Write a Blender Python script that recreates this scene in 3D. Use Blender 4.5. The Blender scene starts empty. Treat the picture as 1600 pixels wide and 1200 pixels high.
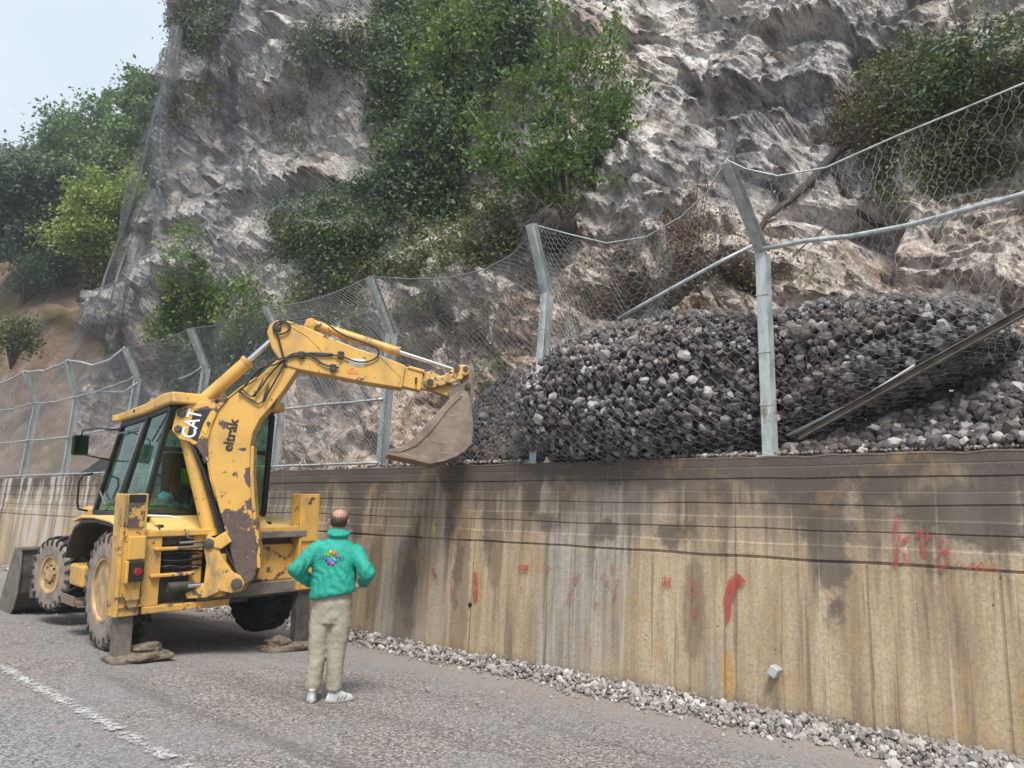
import bpy, bmesh, math, random
import numpy as np
from math import radians as R_
from mathutils import Vector, Matrix
from mathutils.bvhtree import BVHTree
sc = bpy.context.scene
col = sc.collection
rng = np.random.default_rng(7)
random.seed(7)

# ------------------------------------------------------------------ camera
F = 1155.0; HCAM = 1.57
U = np.array([300, 5506, -F]); U = U/np.linalg.norm(U)
D = np.array([-1400, -166, -F]); D = D/np.linalg.norm(D); D = D-U*(D@U); D /= np.linalg.norm(D)
X_ = np.cross(D, U)
RC = np.stack([X_, D, U]); CP = np.array([0, 0, HCAM])
cam = bpy.data.cameras.new('camera'); co = bpy.data.objects.new('camera', cam); col.objects.link(co)
m4 = Matrix([list(RC[0])+[0], list(RC[1])+[0], list(RC[2])+[HCAM], [0, 0, 0, 1]])
co.matrix_world = m4
cam.sensor_fit = 'HORIZONTAL'; cam.sensor_width = 36.0; cam.lens = 36.0*F/1600
cam.clip_start = 0.05; cam.clip_end = 3000
sc.camera = co
# measured places: a direction in the photograph met with a real plane of the place
def ray(x, y): return RC@np.array([x-800., 600.-y, -F])
def onz(x, y, z=0.): d = ray(x, y); return CP+d*(z-HCAM)/d[2]
def onx(x, y, a): d = ray(x, y); return CP+d*a/d[0]
def ony(x, y, a): d = ray(x, y); return CP+d*a/d[1]

# ------------------------------------------------------------------ world, sun
SUN_EL, SUN_AZ = R_(56), R_(228)       # azimuth measured from +Y clockwise
w = bpy.data.worlds.new('World'); sc.world = w; w.use_nodes = True
nt = w.node_tree; nt.nodes.clear()
out = nt.nodes.new('ShaderNodeOutputWorld'); bg = nt.nodes.new('ShaderNodeBackground')
sky = nt.nodes.new('ShaderNodeTexSky'); sky.sky_type = 'NISHITA'; sky.sun_disc = False
sky.sun_elevation = SUN_EL; sky.sun_rotation = SUN_AZ
sky.air_density = 1.0; sky.dust_density = 4.0; sky.ozone_density = 1.0
hs = nt.nodes.new('ShaderNodeMix'); hs.data_type = 'RGBA'; hs.inputs[0].default_value = 0.8
tc = nt.nodes.new('ShaderNodeTexCoord'); nz = nt.nodes.new('ShaderNodeTexNoise'); nz.inputs['Scale'].default_value = 1.6; nz.inputs['Detail'].default_value = 5
cr = nt.nodes.new('ShaderNodeValToRGB'); cr.color_ramp.elements[0].position = .35; cr.color_ramp.elements[1].position = .65
cr.color_ramp.elements[0].color = (3.0, 3.75, 4.7, 1); cr.color_ramp.elements[1].color = (4.6, 5.05, 5.45, 1)
nt.links.new(tc.outputs['Generated'], nz.inputs['Vector']); nt.links.new(nz.outputs['Fac'], cr.inputs[0])
nt.links.new(sky.outputs[0], hs.inputs[6]); nt.links.new(cr.outputs[0], hs.inputs[7])
nt.links.new(hs.outputs[2], bg.inputs[0]); bg.inputs[1].default_value = 0.12
nt.links.new(bg.outputs[0], out.inputs[0])
sl = bpy.data.lights.new('sun', 'SUN'); sl.energy = 2.9; sl.angle = R_(20); sl.color = (1, .95, .88)
so = bpy.data.objects.new('sun', sl); col.objects.link(so)
sd = Vector((math.sin(SUN_AZ)*math.cos(SUN_EL), math.cos(SUN_AZ)*math.cos(SUN_EL), math.sin(SUN_EL)))
so.rotation_euler = sd.to_track_quat('Z', 'Y').to_euler()
sc.view_settings.view_transform = 'Standard'; sc.view_settings.look = 'None'
sc.view_settings.exposure = 0.8; sc.view_settings.gamma = 1.0

# ------------------------------------------------------------------ materials
class NT:
    def __init__(s, name):
        s.m = bpy.data.materials.new(name); s.m.use_nodes = True; s.t = s.m.node_tree
        s.b = s.t.nodes['Principled BSDF']; s.o = s.t.nodes['Material Output']
        s._tc = None
    def n(s, ty, **k):
        o = s.t.nodes.new(ty)
        for a, v in k.items(): setattr(o, a, v)
        return o
    def set(s, sock, v):
        if isinstance(v, bpy.types.NodeSocket): s.t.links.new(v, sock)
        elif isinstance(v, (tuple, list)) and sock.type == 'RGBA': sock.default_value = tuple(v)+((1,) if len(v) == 3 else ())
        else: sock.default_value = v
    def obj(s):
        if not s._tc: s._tc = s.n('ShaderNodeTexCoord')
        return s._tc.outputs['Object']
    def mapv(s, scale=(1, 1, 1), rot=(0, 0, 0), loc=(0, 0, 0), v=None):
        o = s.n('ShaderNodeMapping'); s.set(o.inputs[0], v or s.obj())
        o.inputs['Scale'].default_value = scale; o.inputs['Rotation'].default_value = rot; o.inputs['Location'].default_value = loc
        return o.outputs[0]
    def noise(s, scale, detail=4, rough=.55, v=None, dist=0.):
        o = s.n('ShaderNodeTexNoise'); s.set(o.inputs['Vector'], v or s.obj())
        o.inputs['Scale'].default_value = scale; o.inputs['Detail'].default_value = detail
        o.inputs['Roughness'].default_value = rough; o.inputs['Distortion'].default_value = dist
        return o.outputs['Fac']
    def vor(s, scale, v=None, feature='F1', out='Distance'):
        o = s.n('ShaderNodeTexVoronoi', feature=feature); s.set(o.inputs['Vector'], v or s.obj())
        o.inputs['Scale'].default_value = scale
        return o.outputs[out]
    def math(s, op, a, b=0., c=0., clamp=False):
        o = s.n('ShaderNodeMath', operation=op, use_clamp=clamp)
        s.set(o.inputs[0], a); s.set(o.inputs[1], b)
        if op in ('MULTIPLY_ADD', 'SMOOTH_MIN', 'SMOOTH_MAX'): s.set(o.inputs[2], c)
        return o.outputs[0]
    def step(s, v, lo, hi, a=0., b=1.):
        o = s.n('ShaderNodeMapRange', interpolation_type='SMOOTHSTEP'); s.set(o.inputs[0], v)
        o.inputs[1].default_value = lo; o.inputs[2].default_value = hi; o.inputs[3].default_value = a; o.inputs[4].default_value = b
        return o.outputs[0]
    def mix(s, f, a, b, mode='MIX'):
        o = s.n('ShaderNodeMix', data_type='RGBA', blend_type=mode); s.set(o.inputs[0], f); s.set(o.inputs[6], a); s.set(o.inputs[7], b)
        return o.outputs[2]
    def ramp(s, v, stops):
        o = s.n('ShaderNodeValToRGB'); s.set(o.inputs[0], v); e = o.color_ramp.elements
        while len(e) > len(stops): e.remove(e[-1])
        while len(e) < len(stops): e.new(.5)
        for q, (p, c) in zip(e, stops): q.position = p; q.color = tuple(c)+(1,)
        return o.outputs[0]
    def xyz(s, v=None):
        o = s.n('ShaderNodeSeparateXYZ'); s.set(o.inputs[0], v or s.obj()); return o.outputs
    def island(s):
        return s.n('ShaderNodeNewGeometry').outputs['Random Per Island']
    def bump(s, h, strength=.5, dist=.02, nrm=None):
        o = s.n('ShaderNodeBump'); s.set(o.inputs['Height'], h); o.inputs['Strength'].default_value = strength; o.inputs['Distance'].default_value = dist
        if nrm: s.set(o.inputs['Normal'], nrm)
        return o.outputs[0]
    def fin(s, colr, rough=.7, metal=0., nrm=None, spec=.5):
        s.set(s.b.inputs['Base Color'], colr); s.set(s.b.inputs['Roughness'], rough); s.set(s.b.inputs['Metallic'], metal)
        s.b.inputs['Specular IOR Level'].default_value = spec
        if nrm: s.set(s.b.inputs['Normal'], nrm)
        return s.m
    def blob(s, c, r, pert, sharp=.35):
        """1 inside an ellipsoid patch with a ragged border (stain with a shape of its own)"""
        a = s.n('ShaderNodeVectorMath', operation='SUBTRACT'); s.set(a.inputs[0], s.obj()); a.inputs[1].default_value = c
        b = s.n('ShaderNodeVectorMath', operation='DIVIDE'); s.set(b.inputs[0], a.outputs[0]); b.inputs[1].default_value = r
        l = s.n('ShaderNodeVectorMath', operation='LENGTH'); s.set(l.inputs[0], b.outputs[0])
        return s.step(s.math('ADD', l.outputs['Value'], pert), 1-sharp, 1+sharp, 1., 0.)
def plain(name, c, rough=.6, metal=0., var=.12, scale=6., bump=0.):
    m = NT(name); n = m.noise(scale, 5)
    cc = m.mix(m.step(n, .3, .7), tuple(x*(1-var) for x in c), tuple(min(1, x*(1+var)) for x in c))
    return m.fin(cc, rough, metal, m.bump(n, bump, .01) if bump else None)

def mat_yellow(name, wear=0.0, dirt=.5, boom=False):
    m = NT(name)
    big = m.noise(1.7, 5, .6); fine = m.noise(22, 6, .65)
    base = m.mix(m.step(big, .35, .7), (.66, .385, .085), (.56, .32, .075))
    grime = m.math('MULTIPLY', m.step(m.noise(3.2, 7, .7, v=m.mapv((1, 1, .45))), .44, .72), dirt, clamp=True)
    c = m.mix(grime, base, (.21, .155, .095))
    chips = m.step(m.math('ADD', m.noise(9, 6, .7), m.math('MULTIPLY', m.noise(2.2, 2), .5)), .90-wear, .915-wear)
    if boom:
        pert = m.math('MULTIPLY', m.math('SUBTRACT', m.noise(10, 6, .68), .5), 3.6)
        f = chips
        for c0, r0 in boom:
            f = m.math('MAXIMUM', f, m.blob(tuple(c0), r0, pert, .05))
        chips = f
    rust = m.mix(m.step(fine, .4, .65), (.085, .06, .055), (.13, .085, .065))
    c = m.mix(chips, c, rust)
    rough = m.math('ADD', .38, m.math('MULTIPLY', m.math('ADD', chips, grime), .4), clamp=True)
    return m.fin(c, rough, 0., m.bump(m.math('SUBTRACT', m.math('MULTIPLY', fine, .3), chips), .35, .004))

def mat_glass():
    m = NT('cab_glass'); m.t.nodes.remove(m.b)
    tr = m.n('ShaderNodeBsdfTransparent'); m.set(tr.inputs[0], m.mix(m.step(m.noise(3, 4), .4, .75), (.60, .76, .70), (.70, .82, .77)))
    gl = m.n('ShaderNodeBsdfGlossy'); gl.inputs['Roughness'].default_value = .04; gl.inputs[0].default_value = (.9, 1, .96, 1)
    df = m.n('ShaderNodeBsdfDiffuse'); df.inputs[0].default_value = (.25, .24, .2, 1)
    fr = m.n('ShaderNodeFresnel'); fr.inputs[0].default_value = 1.6
    a = m.n('ShaderNodeMixShader'); m.set(a.inputs[0], m.math('MULTIPLY', m.math('MULTIPLY', fr.outputs[0], 1.2, clamp=True), m.math('SUBTRACT', 1., m.n('ShaderNodeNewGeometry').outputs['Backfacing']))); m.set(a.inputs[1], tr.outputs[0]); m.set(a.inputs[2], gl.outputs[0])
    b = m.n('ShaderNodeMixShader'); m.set(b.inputs[0], m.step(m.noise(4, 6, .7), .5, .9, 0.02, .16)); m.set(b.inputs[1], a.outputs[0]); m.set(b.inputs[2], df.outputs[0])
    m.set(m.o.inputs[0], b.outputs[0]); return m.m

def mat_leaf(name, cols, trans=.25, scale=1.2):
    m = NT(name)
    isl = m.island(); n = m.noise(scale, 3)
    f = m.math('ADD', m.math('MULTIPLY', isl, .55), m.math('MULTIPLY', m.step(n, .3, .7), .45))
    k = len(cols)
    c = m.ramp(f, [(i/(k-1)*.9+.05, cc) for i, cc in enumerate(cols)])
    m.fin(c, .5, spec=.35)
    t = m.n('ShaderNodeBsdfTranslucent'); m.set(t.inputs[0], m.mix(.5, c, (.25, .35, .03)))
    mx = m.n('ShaderNodeMixShader'); mx.inputs[0].default_value = trans
    m.set(mx.inputs[1], m.b.outputs[0]); m.set(mx.inputs[2], t.outputs[0]); m.set(m.o.inputs[0], mx.outputs[0])
    return m.m

def mat_rock():
    m = NT('limestone')
    big = m.noise(.22, 4, .55); mid = m.noise(.8, 6, .65, dist=.5); tilt = m.mapv((1, 1.5, .7), (.75, .2, 0))
    st = m.noise(2.1, 10, .70, v=tilt, dist=.25); st2 = m.noise(9., 8, .70, v=tilt, dist=.2); fine = m.noise(24, 8, .72)
    c = m.ramp(mid, [(.28, (.22, .207, .195)), (.42, (.36, .336, .312)), (.55, (.48, .444, .408)), (.75, (.58, .545, .505))])
    warm = m.noise(.42, 5, .62, v=m.mapv(loc=(13, 4, 2))); z = m.xyz()[2]
    low = m.step(m.math('ADD', z, m.math('MULTIPLY', mid, 4.)), 6., 10.0, 1., 0.)
    f = m.math('ADD', m.step(warm, .50, .64, 0, .6), m.math('MULTIPLY', low, .8), clamp=True)
    c = m.mix(f, c, m.ramp(st, [(.30, (.10, .064, .046)), (.44, (.24, .165, .12)), (.56, (.38, .285, .215)), (.70, (.54, .45, .37))]))
    slate = m.step(big, .58, .66, 0, .5)
    for (px, py, r) in ((1270, 60, 1.7), (1110, 60, 1.3), (1140, 180, 1.0), (1000, 90, .8), (330, 220, 2.2), (350, 60, 3.), (300, 150, 2.), (1160, 300, .5), (370, 330, 1.3)):
        q = onx(px, py, 11.); slate = m.math('MAXIMUM', slate, m.math('MULTIPLY', m.blob(tuple(q), (4, r, r), m.math('MULTIPLY', m.math('SUBTRACT', mid, .5), 3.), .45), .62))
    c = m.mix(slate, c, m.ramp(st, [(.35, (.07, .07, .076)), (.55, (.18, .18, .195)), (.7, (.38, .38, .39))]))
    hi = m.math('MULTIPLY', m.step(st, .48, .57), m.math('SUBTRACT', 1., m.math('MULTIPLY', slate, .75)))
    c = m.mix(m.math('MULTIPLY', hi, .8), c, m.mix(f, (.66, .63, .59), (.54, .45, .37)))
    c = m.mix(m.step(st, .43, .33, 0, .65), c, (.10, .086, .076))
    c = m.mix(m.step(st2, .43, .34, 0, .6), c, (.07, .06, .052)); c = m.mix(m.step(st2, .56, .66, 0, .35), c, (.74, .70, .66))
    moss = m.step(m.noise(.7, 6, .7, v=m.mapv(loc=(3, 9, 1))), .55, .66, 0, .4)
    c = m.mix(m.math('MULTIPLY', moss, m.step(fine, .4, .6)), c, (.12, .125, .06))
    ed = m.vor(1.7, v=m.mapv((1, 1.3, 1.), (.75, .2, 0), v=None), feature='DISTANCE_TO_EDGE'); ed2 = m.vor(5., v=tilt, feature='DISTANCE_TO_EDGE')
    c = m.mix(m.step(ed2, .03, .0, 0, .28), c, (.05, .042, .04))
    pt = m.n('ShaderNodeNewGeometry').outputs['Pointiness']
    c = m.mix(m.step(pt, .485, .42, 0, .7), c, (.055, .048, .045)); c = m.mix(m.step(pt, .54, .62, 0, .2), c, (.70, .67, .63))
    h = m.math('ADD', m.math('ADD', m.math('MULTIPLY', st, 1.6), m.math('MULTIPLY', st2, .9)), m.math('ADD', m.math('MULTIPLY', fine, .25), m.math('MULTIPLY', m.step(ed2, .0, .12), .15)))
    def facet(scale, v):
        vo = m.n('ShaderNodeTexVoronoi'); m.set(vo.inputs['Vector'], v); vo.inputs['Scale'].default_value = scale
        a = m.n('ShaderNodeVectorMath', operation='SUBTRACT'); m.set(a.inputs[0], v); m.set(a.inputs[1], vo.outputs['Position'])
        b = m.n('ShaderNodeVectorMath', operation='SUBTRACT'); m.set(b.inputs[0], vo.outputs['Color']); b.inputs[1].default_value = (.5, .5, .5)
        d = m.n('ShaderNodeVectorMath', operation='DOT_PRODUCT'); m.set(d.inputs[0], a.outputs[0]); m.set(d.inputs[1], b.outputs[0]); return d.outputs['Value']
    wv = m.n('ShaderNodeVectorMath', operation='ADD'); nn = m.n('ShaderNodeTexNoise'); m.set(nn.inputs['Vector'], m.obj()); nn.inputs['Scale'].default_value = 3.; nn.inputs['Detail'].default_value = 3
    sc3 = m.n('ShaderNodeVectorMath', operation='SCALE'); m.set(sc3.inputs[0], nn.outputs['Color']); sc3.inputs['Scale'].default_value = .25; m.set(wv.inputs[0], tilt); m.set(wv.inputs[1], sc3.outputs[0])
    fh = m.math('ADD', facet(2.6, wv.outputs[0]), m.math('ADD', facet(6.5, wv.outputs[0]), facet(15, wv.outputs[0])))
    nb = m.bump(fh, .8, .55)
    return m.fin(c, .92, 0., m.bump(h, .7, .05, nb), spec=.15)

def mat_stone(name, c0, c1, c2, scale=5, dust=.5):
    m = NT(name); i = m.island(); f = m.noise(30, 5, .65)
    c = m.ramp(i, [(.0, c0), (.4, c1), (.72, c1), (1., c2)])
    c = m.mix(m.step(f, .35, .7, 0, dust), c, m.mix(.5, c, (.42, .39, .36)))
    c = m.mix(m.step(m.noise(1.1, 3), .45, .65, 0, .35), c, (.20, .15, .12))
    return m.fin(c, .85, 0., m.bump(f, .5, .01), spec=.25)

def mat_galv():
    m = NT('galvanised_steel'); n = m.noise(9, 6, .65, v=m.mapv((1, 1, .35))); n2 = m.vor(30)
    c = m.mix(m.step(n, .35, .7), (.50, .53, .52), (.30, .335, .335)); c = m.mix(m.step(m.noise(14, 6, .7, v=m.mapv((1, 1, .2))), .55, .7, 0, .5), c, (.62, .64, .62))
    c = m.mix(m.step(m.noise(3, 5, .7, v=m.mapv((2, 2, .6), loc=(4, 4, 4))), .57, .70, 0, .85), c, (.22, .135, .085))
    return m.fin(c, .5, .35, m.bump(n, .1, .003))

M = {}
M['galv'] = mat_galv()
M['wire'] = plain('wire', (.40, .42, .43), .5, .4)
M['wire_dark'] = plain('wire_dark', (.19, .20, .215), .55, .35)
M['rust_steel'] = None
def mat_rusty():
    m = NT('rusty_steel'); n = m.noise(6, 7, .7); f = m.noise(40, 5)
    c = m.ramp(n, [(.3, (.16, .145, .135)), (.5, (.24, .185, .14)), (.65, (.28, .155, .085)), (.8, (.38, .34, .30))])
    return m.fin(c, .7, .3, m.bump(m.math('ADD', n, f), .25, .004))
M['rust_steel'] = mat_rusty()
def mat_bucket():
    m = NT('worn_bucket_steel'); n = m.noise(3.5, 7, .7); s_ = m.noise(5, 6, .6, v=m.mapv((1, 1, 5), (.5, .4, 0)))
    c = m.ramp(n, [(.28, (.11, .08, .06)), (.5, (.22, .165, .125)), (.7, (.30, .24, .19))])
    c = m.mix(m.step(s_, .56, .7, 0, .5), c, (.42, .36, .31))
    c = m.mix(m.step(m.noise(1.7, 5, .7), .58, .7, 0, .7), c, (.21, .09, .045))
    return m.fin(c, .6, .25, m.bump(n, .3, .005))
M['bucket'] = mat_bucket()
M['chrome'] = plain('chrome_rod', (.72, .72, .72), .15, 1.0, .03)
M['black'] = plain('black_plastic', (.016, .017, .017), .45)
M['hose'] = plain('rubber_hose', (.02, .021, .022), .4)
M['darksteel'] = plain('dirty_dark_steel', (.07, .062, .052), .75, .1, .35, 9, .3)
M['greybeam'] = plain('grimy_beam', (.16, .14, .115), .7, .1, .3, 7, .3)
def mat_tyre():
    m = NT('dusty_tyre'); n = m.noise(5, 7, .7)
    x = m.xyz(); c = m.mix(m.step(n, .42, .66), (.022, .022, .023), (.16, .135, .11))
    return m.fin(c, .85, 0, m.bump(m.noise(40, 4), .2, .004))
M['tyre'] = mat_tyre(); M['tyre_front'] = plain('black_tread', (.022, .022, .024), .75, 0, .4, 9, .2)
M['tyre_mud'] = plain('muddy_sidewall', (.235, .195, .16), .9, 0, .3, 7, .4)
M['tyre_dark'] = plain('dark_tyre', (.016, .017, .019), .8, 0, .3)
M['rim'] = plain('dusty_cream_rim', (.42, .285, .145), .7, 0, .32, 6)
M['mud'] = plain('caked_mud', (.15, .118, .088), .95, 0, .4, 16, 1.)
M['glass'] = mat_glass()
M['yellow'] = mat_yellow('yellow_paint', .0, .55)
M['yellow_dirty'] = mat_yellow('dirty_yellow_paint', .02, 1.1)
M['yellow_worn'] = mat_yellow('worn_ochre_paint', .07, 1.1)
M['cream'] = plain('faded_yellow_fender', (.68, .48, .16), .45, 0, .12, 3)
M['white'] = plain('white_paint', (.75, .75, .72), .5, 0, .08)
M['red'] = plain('red_lens', (.26, .02, .022), .25, 0, .4, 30)
M['mirror_green_image'] = plain('mirror_glass', (.02, .045, .02), .06, .9, .6, 8)  # green reflected image put into the glass colour
M['seat'] = plain('black_seat', (.03, .03, .032), .8)
M['hivis'] = plain('yellow_vest', (.55, .75, .03), .8)
M['blue_bag'] = plain('blue_plastic_bag', (.12, .5, .75), .4, 0, .3, 12)
M['cloth'] = plain('grey_green_cloth', (.28, .36, .33), .9, 0, .3, 14, .6)
M['curtain'] = plain('aqua_bag', (.35, .72, .66), .6, 0, .15, 9)
M['bark'] = plain('bark', (.10, .082, .065), .9, 0, .35, 12, .6)
M['bark_pale'] = plain('pale_bark', (.20, .17, .14), .9, 0, .35, 12, .6)
M['root'] = plain('dead_root', (.045, .036, .03), .9, 0, .3, 8, .5)

# ------------------------------------------------------------------ mesh helpers
def mesh_np(name, V, Fq, m, parent=None, smooth=False, mi=None):
    """V (n,3), Fq list of arrays of equal arity"""
    me = bpy.data.meshes.new(name); V = np.asarray(V, np.float32)
    if not isinstance(Fq, list): Fq = [Fq]
    Fq = [np.asarray(f, np.int32) for f in Fq if len(f)]
    loops = np.concatenate([f.ravel() for f in Fq]); cnt = np.concatenate([np.full(len(f), f.shape[1], np.int32) for f in Fq])
    st = np.concatenate([[0], np.cumsum(cnt)[:-1]]).astype(np.int32)
    me.vertices.add(len(V)); me.vertices.foreach_set('co', V.ravel())
    me.loops.add(len(loops)); me.loops.foreach_set('vertex_index', loops)
    me.polygons.add(len(cnt)); me.polygons.foreach_set('loop_start', st); me.polygons.foreach_set('loop_total', cnt)
    me.polygons.foreach_set('use_smooth', np.full(len(cnt), bool(smooth)))
    for q in (m if isinstance(m, (list, tuple)) else [m]): me.materials.append(q)
    if mi is not None: me.polygons.foreach_set('material_index', np.asarray(mi, np.int32))
    me.update(calc_edges=True); me.validate()
    o = bpy.data.objects.new(name, me); col.objects.link(o)
    if parent: o.parent = parent
    return o
class MB:
    def __init__(s): s.v = []; s.f = []; s.m = []
    def add(s, v, f, mi=0):
        k = len(s.v); s.v += [tuple(map(float, p)) for p in v]; s.f += [[k+i for i in q] for q in f]; s.m += [mi]*len(f); return s
    def box(s, lo, hi, mi=0, rot=None, taper=None):
        x0, y0, z0 = lo; x1, y1, z1 = hi
        v = [(x0, y0, z0), (x1, y0, z0), (x1, y1, z0), (x0, y1, z0), (x0, y0, z1), (x1, y0, z1), (x1, y1, z1), (x0, y1, z1)]
        if rot:
            c = Vector(((x0+x1)/2, (y0+y1)/2, (z0+z1)/2)); mt = Matrix.Rotation(rot[1], 3, rot[0])
            v = [tuple(mt@(Vector(p)-c)+c) for p in v]
        return s.add(v, [(0, 3, 2, 1), (4, 5, 6, 7), (0, 1, 5, 4), (1, 2, 6, 5), (2, 3, 7, 6), (3, 0, 4, 7)], mi)
    def prism(s, A, B, mi=0):
        n = len(A); return s.add(list(A)+list(B), [list(range(n))[::-1], list(range(n, 2*n))]+[[i, (i+1) % n, n+(i+1) % n, n+i] for i in range(n)], mi)
    def tube(s, pts, r, n=8, mi=0, closed=False):
        pts = [Vector(p) for p in pts]; k = len(pts); rr = r if isinstance(r, (list, tuple)) else [r]*k
        ref = Vector((0, 0, 1)); V = []; prev = None
        for i, p in enumerate(pts):
            t = (pts[min(i+1, k-1)]-pts[max(i-1, 0)]); t = t.normalized() if t.length > 1e-9 else Vector((0, 0, 1))
            if prev is None:
                a = t.cross(ref) if abs(t.dot(ref)) < .95 else t.cross(Vector((1, 0, 0)))
            else: a = prev-t*prev.dot(t)
            if a.length < 1e-6: a = t.orthogonal()
            a.normalize(); prev = a; b = t.cross(a)
            for j in range(n):
                q = 2*math.pi*j/n; V.append(p+(a*math.cos(q)+b*math.sin(q))*rr[i])
        Fc = [[i*n+j, i*n+(j+1) % n, (i+1)*n+(j+1) % n, (i+1)*n+j] for i in range(k-1) for j in range(n)]
        Fc += [list(range(n))[::-1], [(k-1)*n+j for j in range(n)]]
        return s.add(V, Fc, mi)
    def lathe(s, prof, axis_o, axis_d, n=32, mi=0):
        """prof: list of (along, radius)"""
        d = Vector(axis_d).normalized(); a = d.orthogonal().normalized(); b = d.cross(a); o = Vector(axis_o); V = []
        for t, r in prof:
            for j in range(n):
                q = 2*math.pi*j/n; V.append(o+d*t+(a*math.cos(q)+b*math.sin(q))*r)
        k = len(prof); Fc = [[i*n+j, i*n+(j+1) % n, (i+1)*n+(j+1) % n, (i+1)*n+j] for i in range(k-1) for j in range(n)]
        Fc += [list(range(n))[::-1], [(k-1)*n+j for j in range(n)]]
        return s.add(V, Fc, mi)
    def build(s, name, m, parent=None, smooth=False, bevel=0., auto=False):
        me = bpy.data.meshes.new(name); me.from_pydata(s.v, [], s.f)
        for q in (m if isinstance(m, (list, tuple)) else [m]): me.materials.append(q)
        me.polygons.foreach_set('material_index', s.m)
        bm = bmesh.new(); bm.from_mesh(me); bmesh.ops.recalc_face_normals(bm, faces=bm.faces); bm.to_mesh(me); bm.free()
        me.polygons.foreach_set('use_smooth', [bool(smooth or auto)]*len(me.polygons))
        if auto: me.set_sharp_from_angle(angle=R_(38))
        me.update()
        o = bpy.data.objects.new(name, me); col.objects.link(o)
        if parent: o.parent = parent
        if bevel:
            b = o.modifiers.new('bevel', 'BEVEL'); b.width = bevel; b.segments = 2; b.limit_method = 'ANGLE'; b.angle_limit = R_(40)
        return o
def tag(o, label=None, cat=None, group=None, kind=None):
    if label: o['label'] = label
    if cat: o['category'] = cat
    if group: o['group'] = group
    if kind: o['kind'] = kind
    return o
def empty(name, loc=(0, 0, 0), rot=(0, 0, 0)):
    o = bpy.data.objects.new(name, None); col.objects.link(o); o.location = loc; o.rotation_euler = rot; o.empty_display_size = .2; return o

# vectorised gradient noise
_P = rng.permutation(256).astype(np.int32); _P = np.concatenate([_P, _P])
_G = rng.normal(size=(256, 3)); _G /= np.linalg.norm(_G, axis=1)[:, None]
def pn(p):
    pi = np.floor(p).astype(np.int32); pf = p-pi; u = pf*pf*pf*(pf*(pf*6-15)+10); pi &= 255; r = 0
    for dx in (0, 1):
        for dy in (0, 1):
            for dz in (0, 1):
                h = _P[(_P[(_P[(pi[:, 0]+dx) & 255]+pi[:, 1]+dy) & 255]+pi[:, 2]+dz) & 255]
                g = (_G[h]*(pf-np.array([dx, dy, dz]))).sum(1)
                r = r+g*(u[:, 0] if dx else 1-u[:, 0])*(u[:, 1] if dy else 1-u[:, 1])*(u[:, 2] if dz else 1-u[:, 2])
    return r*1.6
def fbm(p, o=4, g=.5, ridge=False):
    r = 0; a = 1.; q = p.copy()
    for i in range(o):
        n = pn(q); r = r+a*((1-2*np.abs(n))*.6 if ridge else n); a *= g; q = q*2.03+17.1
    return r
def facets(p, seed=0, blend=.22):
    """blocky piecewise planes: every Voronoi cell is tilted its own way"""
    pi = np.floor(p).astype(np.int32); best = np.full(len(p), 9e9); val = np.zeros(len(p)); val2 = np.zeros(len(p)); sec = np.full(len(p), 9e9)
    for dx in (-1, 0, 1):
        for dy in (-1, 0, 1):
            for dz in (-1, 0, 1):
                c = pi+np.array([dx, dy, dz])
                h = _P[(_P[(_P[(c[:, 0]+seed) & 255]+c[:, 1]) & 255]+c[:, 2]) & 255]
                ctr = c+.5+_G[h]*.45; d = p-ctr; dd = (d*d).sum(1)
                g = _G[(h*7+3) & 255]; v = (g*d).sum(1)+_G[(h*5+1) & 255, 0]*.5
                b = dd < best; b2 = (~b) & (dd < sec); val2 = np.where(b, val, np.where(b2, v, val2)); sec = np.where(b, best, np.where(b2, dd, sec)); val = np.where(b, v, val); best = np.where(b, dd, best)
    e = np.sqrt(sec)-np.sqrt(best); k = np.clip(e/blend, 0, 1); k = .5+.5*k*k*(3-2*k); return val*k+val2*(1-k), e

# rocks: many small perturbed polyhedra joined as one uncountable mass
def ico(sub):
    bm = bmesh.new(); bmesh.ops.create_icosphere(bm, subdivisions=sub, radius=1)
    v = np.array([q.co[:] for q in bm.verts]); f = np.array([[q.index for q in p.verts] for p in bm.faces]); bm.free(); return v, f
ICO1 = ico(1); ICO2 = ico(2)
def rand_rot(n):
    q = rng.normal(size=(n, 4)); q /= np.linalg.norm(q, axis=1)[:, None]; a, b, c, d = q.T
    return np.stack([np.stack([1-2*(c*c+d*d), 2*(b*c-a*d), 2*(b*d+a*c)], 1), np.stack([2*(b*c+a*d), 1-2*(b*b+d*d), 2*(c*d-a*b)], 1), np.stack([2*(b*d-a*c), 2*(c*d+a*b), 1-2*(b*b+c*c)], 1)], 1)
def stones(name, P, size, m, base=ICO1, nvar=14, flat=.75):
    P = np.asarray(P); n = len(P); bv, bf = base; var = []
    for k in range(nvar):
        v = bv*rng.uniform(.72, 1.15, (len(bv), 1)); v = v*rng.uniform(.6, 1.15, 3)
        for c in range(5):   # slice off corners: flat broken faces
            d = rng.normal(size=3); d /= np.linalg.norm(d); s_ = v@d; lim = rng.uniform(.45, .8); v = v-np.outer(np.maximum(s_-lim, 0), d)
        var.append(v)
    var = np.array(var); k = rng.integers(0, nvar, n); Rm = rand_rot(n)
    V = np.einsum('nij,nvj->nvi', Rm, var[k])*np.asarray(size).reshape(-1, 1, 1)+P[:, None, :]
    Fq = (bf[None]+(np.arange(n)*len(bv))[:, None, None]).reshape(-1, 3)
    return mesh_np(name, V.reshape(-1, 3), Fq, m)
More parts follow.
